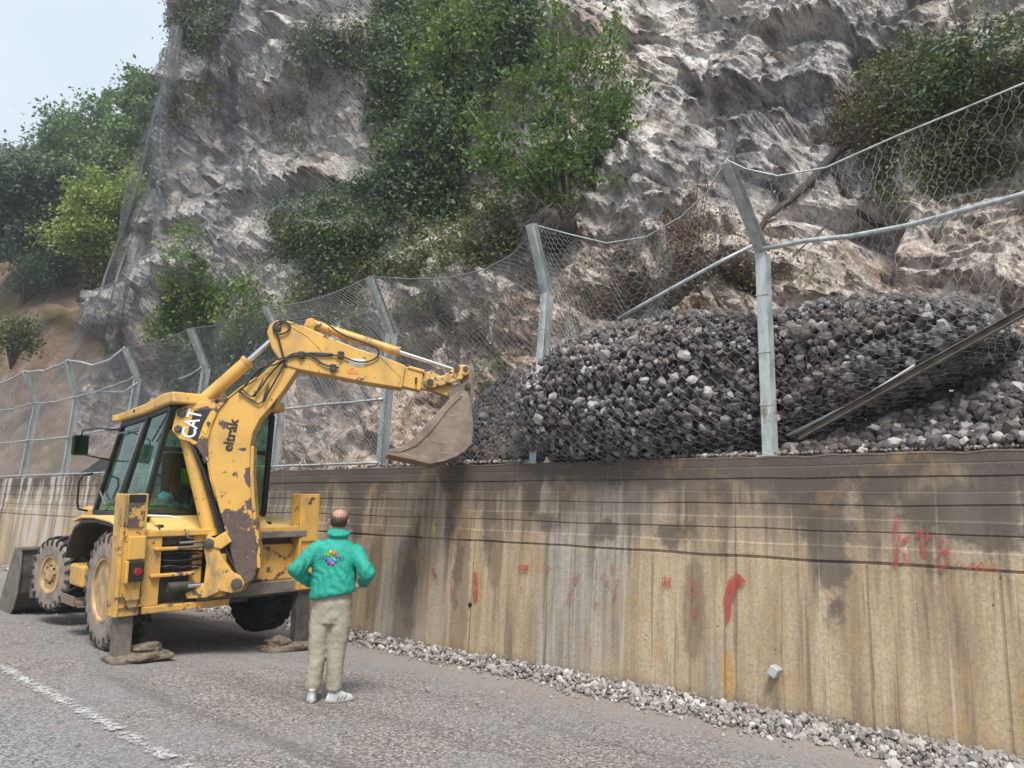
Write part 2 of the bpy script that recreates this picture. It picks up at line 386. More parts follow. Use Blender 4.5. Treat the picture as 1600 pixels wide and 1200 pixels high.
# leaves
def leaves(P, size, nrm=None, droop=.3, aspect=.55):
    n = len(P); a = rng.normal(size=(n, 3)); a /= np.linalg.norm(a, axis=1)[:, None]
    if nrm is not None: a = a*.75+nrm; a /= np.linalg.norm(a, axis=1)[:, None]
    b = rng.normal(size=(n, 3)); b[:, 2] -= droop; b -= a*(a*b).sum(1)[:, None]; b /= np.linalg.norm(b, axis=1)[:, None]; c = np.cross(a, b)
    s_ = np.asarray(size).reshape(-1, 1) if np.ndim(size) else np.full((n, 1), size); s_ = s_*rng.uniform(.6, 1.35, (n, 1))
    V = np.stack([P-b*s_*.5, P+c*s_*.5*aspect+b*s_*.05, P+b*s_*.55-a*s_*.12, P-c*s_*.5*aspect+b*s_*.05], 1)
    return V.reshape(-1, 3), np.arange(n*4).reshape(n, 4)
# wires as three-sided prisms
def wires(A, B, r):
    A = np.asarray(A, float); B = np.asarray(B, float); d = B-A; L = np.linalg.norm(d, axis=1); k = L > 1e-6; A, B, d, L = A[k], B[k], d[k], L[k]
    d /= L[:, None]; ref = np.where(np.abs(d[:, 2:3]) < .9, np.array([[0, 0, 1.]]), np.array([[1., 0, 0]])); a = np.cross(d, ref); a /= np.linalg.norm(a, axis=1)[:, None]; b = np.cross(d, a)
    V = []
    for E in (A-d*r*.5, B+d*r*.5):
        for q in (0, 2.0944, 4.18879): V.append(E+(a*math.cos(q)+b*math.sin(q))*r)
    V = np.stack(V, 1).reshape(-1, 3); n = len(A); o = (np.arange(n)*6)[:, None, None]
    Fq = (np.array([[0, 1, 4, 3], [1, 2, 5, 4], [2, 0, 3, 5]])[None]+o).reshape(-1, 4)
    return V, Fq
def net_segments(W, Hh, cell, kind='diamond'):
    """wire net in flat (u,v) metres; returns arrays of end points"""
    A = []; B = []
    if kind == 'diamond':
        nx, ny = int(W/cell*2)+1, int(Hh/cell*2)+1; h = cell/2
        for i in range(nx):
            for j in range(ny):
                if (i+j) % 2 == 0: A.append((i*h, j*h)); B.append(((i+1)*h, (j+1)*h))
                else: A.append((i*h, (j+1)*h)); B.append(((i+1)*h, j*h))
    else:
        a = cell*.5; hx = cell; vy = cell*1.05; nx, ny = int(W/hx)+1, int(Hh/vy)+1; t = vy*.5  # double-twist hexagons
        for j in range(ny*2):
            for i in range(nx+1):
                x0 = i*hx+(j % 2)*hx*.5; y0 = j*vy*.78
                A += [(x0, y0), (x0, y0+vy*.36), (x0, y0+vy*.36)]; B += [(x0, y0+vy*.36), (x0+hx*.5, y0+vy*.78), (x0-hx*.5, y0+vy*.78)]
    A = np.array(A); B = np.array(B); k = (A[:, 0] >= 0) & (B[:, 0] >= 0) & (A[:, 0] <= W) & (B[:, 0] <= W) & (A[:, 1] <= Hh) & (B[:, 1] <= Hh)
    return A[k], B[k]
def net(name, S, W, Hh, cell, kind, r, m, parent=None, keep=None):
    A, B = net_segments(W, Hh, cell, kind); PA, PB = S(A[:, 0], A[:, 1]), S(B[:, 0], B[:, 1])
    if keep is not None: k = keep(PA, A); PA, PB = PA[k], PB[k]
    V, Fq = wires(PA, PB, r); return mesh_np(name, V, Fq, m, parent)
# ================================================================== SETTING
WX = 7.44; WZ = 2.54
# road
def mat_asphalt():
    m = NT('asphalt'); ag = m.vor(55, out='Color'); f = m.noise(120, 3, .6); big = m.noise(.55, 5, .6); med = m.noise(4, 6, .65)
    sp = m.n('ShaderNodeSeparateColor'); m.set(sp.inputs[0], ag)
    v = m.math('ADD', m.math('MULTIPLY', sp.outputs[0], .6), m.math('MULTIPLY', f, .4))
    c = m.ramp(v, [(.12, (.05, .044, .042)), (.42, (.165, .146, .136)), (.68, (.275, .247, .23)), (.9, (.52, .48, .45))])
    c = m.mix(m.step(big, .42, .62, 0, .55), c, m.mix(m.step(f, .3, .7), (.14, .142, .145), (.30, .30, .298)))
    c = m.mix(m.step(med, .52, .72, 0, .4), c, (.25, .225, .215))
    trk = m.noise(1., 4, .55, v=m.mapv((1.5, .09, 1), (0, 0, .03))); c = m.mix(m.step(trk, .54, .66, 0, .4), c, (.085, .078, .075)); c = m.mix(m.step(m.noise(1., 5, .6, v=m.mapv((1.1, .16, 1), loc=(4, 4, 0))), .56, .7, 0, .4), c, (.33, .295, .265))
    x = m.xyz(); edge = m.step(m.math('ADD', x[0], m.math('MULTIPLY', m.math('SUBTRACT', med, .5), 1.6)), 2.7, 2.2, 0, .55)
    c = m.mix(edge, c, m.mix(m.step(sp.outputs[1], .3, .7), (.09, .095, .10), (.33, .34, .34)))
    dust = m.step(m.math('ADD', x[0], m.math('MULTIPLY', med, 1.2)), 6.6, 7.3, 0, .6)
    c = m.mix(dust, c, (.27, .235, .21))
    h = m.math('ADD', m.math('MULTIPLY', m.vor(70), .7), m.math('MULTIPLY', med, .5))
    return m.fin(c, .92, 0, m.bump(h, .7, .012), spec=.2)
M['asphalt'] = mat_asphalt()
gx = np.concatenate([[-400, -60], np.linspace(-8, 8.2, 50), [60, 400]]); gy = np.concatenate([[-60, -12], np.linspace(-2, 30, 90), [80, 300, 900]])
GX, GY = np.meshgrid(gx, gy, indexing='ij'); P0 = np.stack([GX.ravel(), GY.ravel(), np.zeros(GX.size)], 1)
P0[:, 2] = fbm(P0*.6, 2)*.008
def gridf(a, b): i, j = np.meshgrid(np.arange(a-1), np.arange(b-1), indexing='ij'); k = (i*b+j).ravel(); return np.stack([k, k+b, k+b+1, k+1], 1)
P0[(GX.ravel() > 20) | (GY.ravel() > 40) | (GX.ravel() < -10), 2] = 0
tag(mesh_np('road', P0, gridf(len(gx), len(gy)), M['asphalt'], smooth=True), 'grey aggregate asphalt road surface in front of the wall', kind='structure')
# worn white edge line
def mat_line():
    m = NT('worn_road_paint'); n = m.noise(30, 6, .75); b = m.noise(3, 4)
    u = m.math('ABSOLUTE', m.math('SUBTRACT', m.xyz()[0], m.math('ADD', m.math('MULTIPLY', m.math('SUBTRACT', m.xyz()[1], 5.), .035), 2.72))); k = m.step(m.math('SUBTRACT', m.math('ADD', m.math('MULTIPLY', n, .9), m.math('MULTIPLY', b, .35)), m.math('MULTIPLY', m.math('MULTIPLY', u, u), 16.)), .53, .70)
    tr = m.n('ShaderNodeBsdfTransparent'); m.fin(m.mix(m.noise(60, 3), (.38, .375, .36), (.54, .535, .52)), .8)
    mx = m.n('ShaderNodeMixShader'); m.set(mx.inputs[0], k); m.set(mx.inputs[1], tr.outputs[0]); m.set(mx.inputs[2], m.b.outputs[0]); m.set(m.o.inputs[0], mx.outputs[0]); return m.m
M['line'] = mat_line()
mb = MB(); 
for y0, y1 in ((6.05, 14.), (5.15, 5.95), (-3, 4.95)):
    ys = np.linspace(y0, y1, 12); xs = 2.72+(ys-5)*.035
    V = [(x-.09, y, .012) for x, y in zip(xs, ys)]+[(x+.09, y, .012) for x, y in zip(xs, ys)]
    mb.add(V, [[i, i+1, 13+i, 12+i] for i in range(11)])
tag(mb.build('road_marking', M['line']), 'worn white edge line painted on the road', kind='structure')

# retaining wall
def wl(px, py): p = onx(px, py, WX); return (WX, p[1], p[2])
def mat_wall():
    m = NT('stained_concrete'); x = m.xyz(); y, z = x[1], x[2]
    streak = m.noise(1., 6, .62, v=m.mapv((1, 4.2, .35))); streak2 = m.noise(1., 5, .6, v=m.mapv((1, 17, .7))); bigs = m.noise(.55, 3, .5, v=m.mapv((1, 1.3, .5), loc=(0, 3, 0)))
    patch = m.noise(2.3, 6, .65); fine = m.noise(38, 5, .65)
    c = m.ramp(streak, [(.28, (.19, .145, .10)), (.40, (.34, .255, .165)), (.55, (.48, .37, .24)), (.72, (.57, .48, .36))])
    c = m.mix(m.step(bigs, .48, .62, 0, .75), c, m.mix(m.step(streak2, .35, .65), (.23, .22, .20), (.39, .375, .34)))      # greyer bays
    c = m.mix(m.step(streak2, .56, .72, 0, .5), c, (.52, .47, .38))
    c = m.mix(m.step(streak2, .42, .28, 0, .6), c, (.15, .125, .095))
    c = m.mix(m.step(m.noise(1., 5, .6, v=m.mapv((1, 2.2, .6), loc=(0, 7, 3))), .58, .68, 0, .55), c, (.50, .33, .14))    # ochre
    # weathered upper courses
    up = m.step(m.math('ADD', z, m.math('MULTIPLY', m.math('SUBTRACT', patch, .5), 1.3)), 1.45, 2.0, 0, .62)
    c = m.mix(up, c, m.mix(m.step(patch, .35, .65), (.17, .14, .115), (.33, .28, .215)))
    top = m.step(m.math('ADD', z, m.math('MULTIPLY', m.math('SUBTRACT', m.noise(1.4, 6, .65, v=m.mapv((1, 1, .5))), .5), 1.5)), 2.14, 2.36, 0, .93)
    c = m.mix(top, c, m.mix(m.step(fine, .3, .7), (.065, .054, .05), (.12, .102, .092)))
    pert = m.math('MULTIPLY', m.math('SUBTRACT', m.noise(3.6, 7, .7), .5), 3.4)
    f = None
    for (px, py, ry, rz) in ((1290, 790, .32, .5), (1300, 880, .15, .45), (950, 828, .18, .13), (1060, 832, .24, .14), (855, 815, .15, .12), (1540, 800, .6, .25), (1000, 730, 1.4, .16),
                             (765, 800, .10, .55), (715, 890, .10, .4), (560, 790, .22, .5), (640, 900, .18, .6), (1190, 745, .2, .14), (1120, 760, .12, .12), (830, 780, .1, .2)):
        q = wl(px, py); b = m.blob(q, (1, ry, rz), pert, .3); f = b if f is None else m.math('MAXIMUM', f, b)
    c = m.mix(m.math('MULTIPLY', f, .8), c, m.mix(m.step(fine, .3, .7), (.07, .062, .056), (.12, .105, .09)))
    f = None
    for (px, py, ry, rz) in ((1083, 950, .13, .5), (632, 930, .24, 1.1), (718, 940, .16, 1.2), (585, 900, .16, .7), (775, 860, .12, .5)):
        q = wl(px, py); b = m.blob(q, (1, ry, rz), m.math('MULTIPLY', pert, .32), .2); f = b if f is None else m.math('MAXIMUM', f, b)
    c = m.mix(m.math('MULTIPLY', f, .62), c, (.17, .125, .085))                                                     # damp brown runs
    q = wl(684, 960); c = m.mix(m.math('MULTIPLY', m.blob(q, (1, .16, .55), m.math('MULTIPLY', pert, .3), .15), .6), c, (.36, .315, .26))
    q = wl(1137, 1050); c = m.mix(m.math('MULTIPLY', m.blob(q, (1, .07, .28), pert, .4), .7), c, (.55, .30, .06))
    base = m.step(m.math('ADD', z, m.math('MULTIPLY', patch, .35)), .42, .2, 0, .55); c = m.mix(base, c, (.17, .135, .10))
    n1 = m.noise(1., 3, .6, v=m.mapv((0, 3.1, .02), loc=(0, 2, 0))); n2 = m.noise(1., 3, .6, v=m.mapv((0, 11., .05)))
    run = m.step(m.math('ADD', z, m.math('ADD', m.math('MULTIPLY', n1, 4.6), m.math('MULTIPLY', m.math('SUBTRACT', n2, .5), 1.6))), 3.9, 4.6, 0, .85)
    c = m.mix(m.math('MULTIPLY', run, m.step(patch, .25, .6)), c, (.10, .08, .062))
    # far stretch is paler with white lime runs
    far = m.step(y, 12, 15, 0, 1)
    c = m.mix(m.math('MULTIPLY', far, m.step(m.noise(1., 4, .6, v=m.mapv((1, 2.6, .25), loc=(0, 1, 0))), .52, .6, 0, .85)), c, (.56, .53, .48))
    # vertical formwork seams
    sm = None
    for px in (735, 1357, 1565):
        yy = wl(px, 950)[1]; d = m.math('ABSOLUTE', m.math('SUBTRACT', m.math('ADD', y, m.math('MULTIPLY', m.math('SUBTRACT', patch, .5), .03)), yy)); s1 = m.step(d, .004, .02, 1, 0); sm = s1 if sm is None else m.math('MAXIMUM', sm, s1)
    sm = m.math('MULTIPLY', sm, m.step(z, 1.5, 1.52, 1, 0)); c = m.mix(m.math('MULTIPLY', sm, .3), c, (.08, .065, .05))
    pits = m.step(m.vor(9), .05, .10, 1, 0); pits = m.math('MULTIPLY', pits, m.step(m.noise(2.1, 2), .5, .6)); c = m.mix(pits, c, (.07, .055, .045))
    c = m.mix(m.step(fine, .35, .7, .0, .4), c, (.12, .10, .08)); drip = m.noise(1., 6, .7, v=m.mapv((1, 9, .22), loc=(0, 5, 2))); c = m.mix(m.step(drip, .56, .64, 0, .6), c, (.13, .10, .075)); c = m.mix(m.step(drip, .38, .30, 0, .5), c, (.58, .53, .44)); c = m.mix(m.step(m.noise(1.6, 6, .7, v=m.mapv(loc=(0, 2, 9))), .55, .70, 0, .45), c, (.40, .24, .11))
    h = m.math('SUBTRACT', m.math('ADD', m.math('MULTIPLY', fine, .35), m.math('ADD', patch, m.math('MULTIPLY', streak2, .4))), m.math('ADD', pits, sm))
    return m.fin(c, .88, 0, m.bump(h, .6, .012), spec=.25)
M['wall'] = mat_wall()
rows = [0-.1, .35, .8, 1.2, 1.46, 1.475, 1.505, 1.515, 1.530, 1.54, 1.55]; offs = [0, 0, 0, 0, 0, 0, .001, .018, .018, -.006, -.006]
zz = 1.55
for k, hgt in enumerate((.125, .13, .12, .13, .125, .13, .12, .11)):
    o_ = [-.012, .004, -.008, .008, -.004, .006, -.010, -.004][k]; rows += [zz+.010, zz+hgt-.012, zz+hgt]; offs += [o_*.5, o_*.5, o_*.5+.006]; zz += hgt
rows += [WZ-.02, WZ, WZ]; offs += [-.006, .004, .42]
ysw = np.concatenate([np.linspace(-14, -1, 14), np.linspace(-.9, 14, 300), np.linspace(14.2, 34, 60)])
A_, B_ = np.meshgrid(ysw, np.arange(len(rows)), indexing='ij'); rz_ = np.array(rows)[B_]; ro = np.array(offs)[B_]
P1 = np.stack([WX+ro, A_, rz_], 2).reshape(-1, 3)
wig = fbm(P1*np.array([1, 1.1, 3.]), 3)*.011; wig2 = fbm(P1*np.array([0, .9, 7.]), 2)*.012
P1[:, 0] += wig*(P1[:, 2] > 0); P1[:, 2] += np.where((P1[:, 2] > 1.44) & (P1[:, 2] < 2.50), wig2, 0)
P1[:, 2] += np.where(P1[:, 2] > 2.50, fbm(P1*np.array([0, 2.3, 0]), 4)*.02, 0)
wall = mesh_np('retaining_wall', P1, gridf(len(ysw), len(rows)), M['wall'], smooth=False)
tag(wall, 'long stained board-marked concrete retaining wall beside the road', 'wall')
# sprayed marks on the wall
def mat_spray(name, c, lo, hi):
    m = NT(name); n = m.noise(14, 8, .78, v=m.mapv((1, 1.6, .8))); k = m.step(n, lo, hi, 0, .85); m.fin(c, .8)
    tr = m.n('ShaderNodeBsdfTransparent'); mx = m.n('ShaderNodeMixShader'); m.set(mx.inputs[0], k); m.set(mx.inputs[1], tr.outputs[0]); m.set(mx.inputs[2], m.b.outputs[0]); m.set(m.o.inputs[0], mx.outputs[0]); return m.m
M['spray_red'] = mat_spray('red_spray', (.40, .065, .05), .38, .56); M['spray_faint'] = mat_spray('faded_red_spray', (.38, .09, .075), .44, .60); M['spray_yellow'] = mat_spray('yellow_spray', (.62, .52, .05), .44, .55)
SK = [0]
def stroke(mb, pts, wd):
    SK[0] += 1; off_ = .024+.0012*(SK[0] % 9)
    P = [Vector(wl(*p)) for p in pts]; V = []
    for i, p in enumerate(P):
        t = (P[min(i+1, len(P)-1)]-P[max(i-1, 0)]).normalized(); s_ = Vector((1, 0, 0)).cross(t).normalized(); w_ = (wd[i] if isinstance(wd, (list, tuple)) else wd)/2
        V += [p+s_*w_-Vector((off_, 0, 0)), p-s_*w_-Vector((off_, 0, 0))]
    mb.add(V, [[2*i, 2*i+2, 2*i+3, 2*i+1] for i in range(len(P)-1)])
def marks(name, mt, strokes, label):
    for pts, wd in strokes:
        mb = MB(); stroke(mb, pts, wd); o = mb.build(name, mt, wall); o['label'] = label
marks('paint_mark', M['spray_red'], [([(745, 894), (744, 940)], .09), ([(1158, 898), (1146, 915), (1139, 940), (1138, 975)], [.10, .13, .10, .04]), ([(1150, 900), (1165, 912)], .07),
    ([(1036, 908), (1050, 910)], .10), ([(812, 887), (828, 887)], .07)], 'bright red sprayed dash')
marks('paint_mark', M['spray_faint'], [([(850, 886), (862, 888)], .05), ([(815, 918), (820, 918)], .05), ([(905, 895), (893, 920), (892, 945)], .07), ([(942, 898), (955, 920)], .045), ([(678, 888), (683, 905)], .07),
    ([(707, 905), (707, 935)], .035), ([(1087, 905), (1086, 970)], .07), ([(925, 940), (935, 945)], .05), ([(958, 880), (960, 895)], .03), ([(968, 905), (962, 935)], .03)], 'faded red sprayed dash')
marks('paint_mark', M['spray_yellow'], [([(681, 816), (681, 842)], .055)], 'yellow sprayed dash')
# red lettering
letters = [([(1401, 808), (1403, 850), (1399, 888)], .055), ([(1404, 856), (1420, 838)], .04), ([(1403, 856), (1415, 870), (1430, 888)], .045),
           ([(1437, 830), (1442, 850), (1444, 872)], .05), ([(1434, 836), (1446, 830), (1453, 838), (1446, 846)], .035),
           ([(1473, 846), (1466, 852), (1472, 862), (1482, 858), (1479, 848), (1473, 846)], .035), ([(1480, 860), (1482, 880), (1474, 890), (1464, 884)], .035), ([(1472, 862), (1464, 876), (1472, 888)], .03),
           ([(1493, 884), (1500, 878), (1508, 886)], .03), ([(1514, 888), (1522, 880), (1526, 890), (1534, 880), (1538, 892)], .035), ([(1545, 888), (1554, 884), (1562, 892)], .035)]
gm = MB()
for pts, wd in letters: stroke(gm, pts, wd)
o = gm.build('graffiti_lettering', mat_spray('red_spray_worn', (.36, .065, .06), .40, .60), wall); o['label'] = 'red hand-sprayed lettering'
# small anchor block sticking out of the wall
q = Vector(wl(1215, 1048)); bx = MB(); bx.box((q.x-.12, q.y-.035, q.z-.045), (q.x+.03, q.y+.05, q.z+.045), rot=('X', .5))
o = bx.build('metal_stub', M['galv'], wall, bevel=.006); o['label'] = 'small grey metal box end'
dh = MB()
for px, py in ((655, 1015), (926, 1070), (1085, 1095), (820, 1048), (735, 945)):
    q = wl(px, py); dh.lathe([(-.014, .03), (.02, .03)], q, (1, 0, 0), 12)
o = dh.build('drain_hole', M['black'], wall); o['label'] = 'small dark weep hole'

# ---- ledge ground and cliff
def mat_soil():
    m = NT('rubble_soil'); n = m.noise(3, 7, .7); f = m.vor(26, out='Color'); sp = m.n('ShaderNodeSeparateColor'); m.set(sp.inputs[0], f)
    c = m.ramp(m.math('ADD', m.math('MULTIPLY', n, .6), m.math('MULTIPLY', sp.outputs[0], .4)), [(.25, (.07, .05, .042)), (.5, (.17, .125, .10)), (.75, (.34, .30, .265))])
    return m.fin(c, .95, 0, m.bump(m.math('ADD', n, m.vor(26)), .8, .03), spec=.1)
M['soil'] = mat_soil(); M['rock'] = mat_rock()
gx = np.linspace(WX+.34, 13, 60); gy = np.linspace(-6, 34, 260); GX, GY = np.meshgrid(gx, gy, indexing='ij')
P2 = np.stack([GX.ravel(), GY.ravel(), np.full(GX.size, WZ-.015)], 1); t_ = np.clip((P2[:, 0]-WX-.35)/.3, 0, 1); P2[:, 2] += t_*(fbm(P2*np.array([1.7, 1.7, 0]), 4)*.06+.06+.12*np.clip(P2[:, 0]-8, 0, 5))
tag(mesh_np('ledge_ground', P2, gridf(60, 260), M['soil'], smooth=True), 'rubble strewn ground on top of the retaining wall', kind='structure')

NT_, NH = 900, 520
a_ = np.linspace(0, 14, 200); th = np.clip(a_/4., 0, 1)*R_(68); cdx = np.concatenate([[0], np.cumsum(np.sin(th)[:-1]*(a_[1]-a_[0]))]); cdy = np.concatenate([[0], np.cumsum(np.cos(th)[:-1]*(a_[1]-a_[0]))])
tt = np.linspace(0, 1, NT_)**1.15; hh = np.linspace(0, 1, NH)**1.05*27-.6
TT, HH = np.meshgrid(tt, hh, indexing='ij'); TT = TT.ravel(); HH = HH.ravel()
hp = np.maximum(HH, 0); Yc = 28.6+.13*hp
s0 = TT*(Yc-3+5+12)-5                       # arc-length from Y=-5
a = np.clip(s0-(Yc-3), 0, 14); Yb = np.where(s0 < Yc-3, s0, Yc-3+np.interp(a, a_, cdy)); Xo = np.interp(a, a_, cdx); ph = np.clip(a/4, 0, 1)*R_(68)
near = np.clip((20-s0)/14, 0, 1)
set_ = np.where(HH < 2.2, .55*hp, 1.21+(hp-2.2)*(.08+.30*near))
set_ = np.where(HH < 2.2, set_, set_)
X0 = 8.95+.5*np.exp(-((Yb-2)/3.5)**2)
PC = np.stack([X0+set_+Xo, Yb, WZ+.05+HH], 1)
OUT = np.stack([-np.cos(ph), np.sin(ph), np.full(len(ph), .25)], 1); OUT /= np.linalg.norm(OUT, axis=1)[:, None]
amp = np.clip((HH+.3)/2.5, .12, 1)
wq = PC*np.array([1, 1, .8]); warp = np.stack([pn(wq*.8+5), pn(wq*.8+25), pn(wq*.8+45)], 1)*.28
d = fbm(PC*.17+3, 3)*1.5*amp
# tilted, broken beds
ca, sa = math.cos(.5), math.sin(.5); Q = PC+warp; Q2 = np.stack([Q[:, 0], Q[:, 1]*ca+Q[:, 2]*sa, -Q[:, 1]*sa+Q[:, 2]*ca], 1)
v1, e1 = facets(Q2*np.array([.45, .40, .75]), 11, .07); v2, e2 = facets((Q2+warp)*np.array([1.2, 1.0, 1.9]), 40, .12); v3, e3 = facets(Q2*np.array([3.1, 2.6, 4.6]), 77, .22); v4, e4 = facets(Q2*np.array([7., 6., 9.]), 5, .4)
d += (v1*.66*amp+v2*.24*np.clip(amp, .35, 1)+v3*.11+v4*.045)
d -= .12*np.exp(-(e1/.06)**2)*amp+.06*np.exp(-(e2/.10)**2)+.02*np.exp(-(e3/.12)**2)
d += fbm(Q2*np.array([1.6, 1.6, 3.]), 5, .55, ridge=True)*.06*amp+fbm(PC*9, 3)*.015
# overhang cave in the right part
for (px, py, rr, dep) in ((1420, 250, 1.1, 1.0), (980, 95, 1.2, .7), (1390, 330, .6, .5)):
    c0 = onx(px, py, 10.6); dd = np.linalg.norm((PC-c0)*np.array([.35, 1, 1.1]), axis=1); d -= dep*np.exp(-(dd/rr)**2)
PC = PC+OUT*d[:, None]
Fc = gridf(NT_, NH)
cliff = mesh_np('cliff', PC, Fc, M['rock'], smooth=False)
tag(cliff, 'pale grey craggy limestone cliff face rising above the wall', kind='structure')
CL = BVHTree.FromPolygons([tuple(p) for p in PC[:].tolist()], Fc.tolist())

# hillside behind the cliff corner
def mat_hill():
    m = NT('brown_earth_slope'); n = m.noise(.8, 7, .68); f = m.noise(6, 6, .7); g = m.noise(.35, 5, .6, v=m.mapv(loc=(5, 2, 8)))
    c = m.ramp(n, [(.3, (.09, .058, .042)), (.45, (.17, .115, .085)), (.6, (.25, .185, .145)), (.75, (.36, .31, .265))])
    c = m.mix(m.step(f, .55, .75, 0, .5), c, (.42, .36, .30)); c = m.mix(m.step(g, .5, .62, 0, .75), c, (.11, .105, .045))
    return m.fin(c, .95, 0, m.bump(m.math('ADD', n, f), .9, .15), spec=.1)
M['hill'] = mat_hill()
gx = np.linspace(7.9, 70, 140); gy = np.linspace(24, 110, 200); GX, GY = np.meshgrid(gx, gy, indexing='ij'); gX, gY = GX.ravel(), GY.ravel()
P3 = np.stack([gX, gY, np.zeros_like(gX)], 1)
P3[:, 2] = WZ+.0+np.clip((gY-28)*.62, 0, 12.5)*np.clip((gX-7.9)/3, 0, 1)+np.clip((gX-8.2)*.5, 0, 8)+fbm(P3*.22, 5)*1.1*np.clip((gX-8)/2, 0, 1)+fbm(P3*1.1, 4, ridge=True)*.35*np.clip((gX-8)/2, 0, 1)-.1
Fh = gridf(140, 200); tag(mesh_np('hillside', P3, Fh, M['hill'], smooth=True), 'brown earth hillside with scrub beyond the cliff corner', kind='structure')
HL = BVHTree.FromPolygons(P3.tolist(), Fh.tolist())
# distant ridge so the horizon is closed
gx = np.linspace(-300, 400, 60); rg = MB()
V = []
for x in gx: V += [(x, 420, -2), (x, 500, 40+18*math.sin(x*.02)+8*math.sin(x*.071))]
rg.add(V, [[2*i, 2*i+2, 2*i+3, 2*i+1] for i in range(59)])
tag(rg.build('far_hills', plain('far_wooded_hills', (.06, .085, .05), .9, 0, .3, .03), smooth=True), 'distant wooded ridge', kind='structure')

def hit(px, py, tree=None):
    d_ = Vector(ray(px, py)).normalized(); r = (tree or CL).ray_cast(Vector(CP), d_)
    return (np.array(r[0]), np.array(r[1]), r[3]) if r[0] is not None else None
def sample_poly(poly, n):
    poly = np.array(poly, float); lo, hi = poly.min(0), poly.max(0); out = []
    while len(out) < n:
        p = rng.uniform(lo, hi, (n*2, 2)); x, y = p.T; ins = np.zeros(len(p), bool); j = len(poly)-1
        for i in range(len(poly)):
            xi, yi = poly[i]; xj, yj = poly[j]
            ins ^= ((yi > y) != (yj > y)) & (x < (xj-xi)*(y-yi)/(yj-yi+1e-9)+xi); j = i
        out += p[ins].tolist()
    return out[:n]
# ================================================================== FENCE
M['netting'] = plain('galvanised_netting', (.36, .38, .39), .5, .3)
fence = empty('rockfall_fence', (7.58, 12, WZ)); tag(fence, 'grey steel rockfall fence with cranked posts and wire mesh along the wall top', 'fence')
def fp(o): o.parent = fence; o.matrix_parent_inverse = Matrix.Translation(-Vector(fence.location)); return o
PX = 7.58
posts = [(-.15, None, None), (2.87, (1180, 385), (1135, 250)), (5.96, (855, 460), (830, 350)), (9.02, (612, 520), (578, 432)), (12.05, None, (415, 478)), (15.1, (322, 575), (297, 513)),
         (18.4, (215, 590), (195, 543)), (21.95, (120, 622), (105, 563)), (25.2, (58, 630), (38, 580)), (28.6, None, None)]
PP = []
for Y, b, t in posts:
    B = Vector(ony(*b, Y)) if b else Vector((PX, Y, 4.82)); T = Vector(ony(*t, Y)) if t else Vector((7.1, Y, 5.6)); base = Vector((PX, Y, WZ-.02))
    B.x = min(max(B.x, PX-.12), PX+.12)
    PP.append((base, B, T))
    for k, (p0, p1, s_) in enumerate(((base, B, 1.), (B, T, .88))):
        d_ = (p1-p0).normalized(); yv = Vector((0, 1, 0)); yv = (yv-d_*yv.dot(d_)).normalized(); xv = yv.cross(d_); mb = MB()
        fw, dp, t_ = .056*s_, .07*s_, .006
        def bar(xa, xb, ya, yb):
            A = [p0+xv*x+yv*y for x, y in ((xa, ya), (xb, ya), (xb, yb), (xa, yb))]; C = [p1+xv*x+yv*y for x, y in ((xa, ya), (xb, ya), (xb, yb), (xa, yb))]; mb.prism(A, C)
        bar(-dp-t_, -dp, -fw, fw); bar(dp, dp+t_, -fw, fw); bar(-dp, dp, -t_/2, t_/2)
        if k == 0:
            for fz in (.25, .5, .78): p_ = p0.lerp(p1, fz); mb.box((p_.x-dp-.012, p_.y-fw-.01, p_.z-.006), (p_.x-dp+.03, p_.y+fw+.01, p_.z+.006))
            base_plate = True
        o = fp(mb.build('post' if k == 0 else 'post_arm', M['galv']))
        if abs(Y-2.87) < .01: o['label'] = 'rust streaked leaning post section nearest the viewer'
        if k == 0: post_o = o
    mb = MB(); mb.box((PX-.12, Y-.11, WZ-.02), (PX+.12, Y+.11, WZ+.012)); fp(mb.build('base_plate', M['galv']))
def pline(a, b, n=12, sag=0., jit=.0):
    a, b = Vector(a), Vector(b); P = []
    for i in range(n+1):
        t = i/n; p = a.lerp(b, t); p.z -= sag*4*t*(1-t); p += Vector((random.gauss(0, jit), 0, random.gauss(0, jit))); P.append(p)
    return P
def pxline(pts, X=None, Xs=None):
    return [Vector(onx(x, y, X if X else Xs[i])) for i, (x, y) in enumerate(pts)]
def rail(name, P, r, lab=None, m='galv'):
    o = fp(MB().tube(P, r, 8).build(name, M[m], smooth=True)); 
    if lab: o['label'] = lab
    return o
F_ = Vector((-.095, 0, 0))
for i in (3, 4, 5, 6, 7, 8):                    # base and middle rails
    a, b = PP[i], PP[i+1]
    rail('bottom_rail', pline(a[0]+F_+Vector((0, 0, .10)), b[0]+F_+Vector((0, 0, .10)), 8, 0, .004), .021)
    if i != 4 or True: rail('middle_rail', pline(a[0].lerp(a[1], .5)+F_, b[0].lerp(b[1], .5)+F_, 8, .0, .006), .021)
for i in (6, 7, 8): rail('upper_rail', pline(PP[i][1]+F_, PP[i+1][1]+F_, 10, .06, .01), .021)
rail('upper_rail', pline(PP[5][1]+F_, PP[5][1].lerp(PP[6][1], .3)+F_+Vector((0, 0, -.2)), 6, .04), .021)
rail('upper_rail', pxline([(215, 598), (195, 612), (165, 612), (120, 612)], 7.5), .022, 'bent rail sagging off its post')
rail('top_rail', pxline([(195, 543), (172, 562), (145, 571), (128, 566), (105, 563)], Xs=[7.17, 7.15, 7.1, 7.13, 7.16]), .028, 'buckled top rail')
rail('top_rail', pline(PP[7][2], PP[8][2], 8, .12, .01), .026)
rail('top_rail', pline(PP[8][2], PP[9][2], 8, .12, .01), .026)
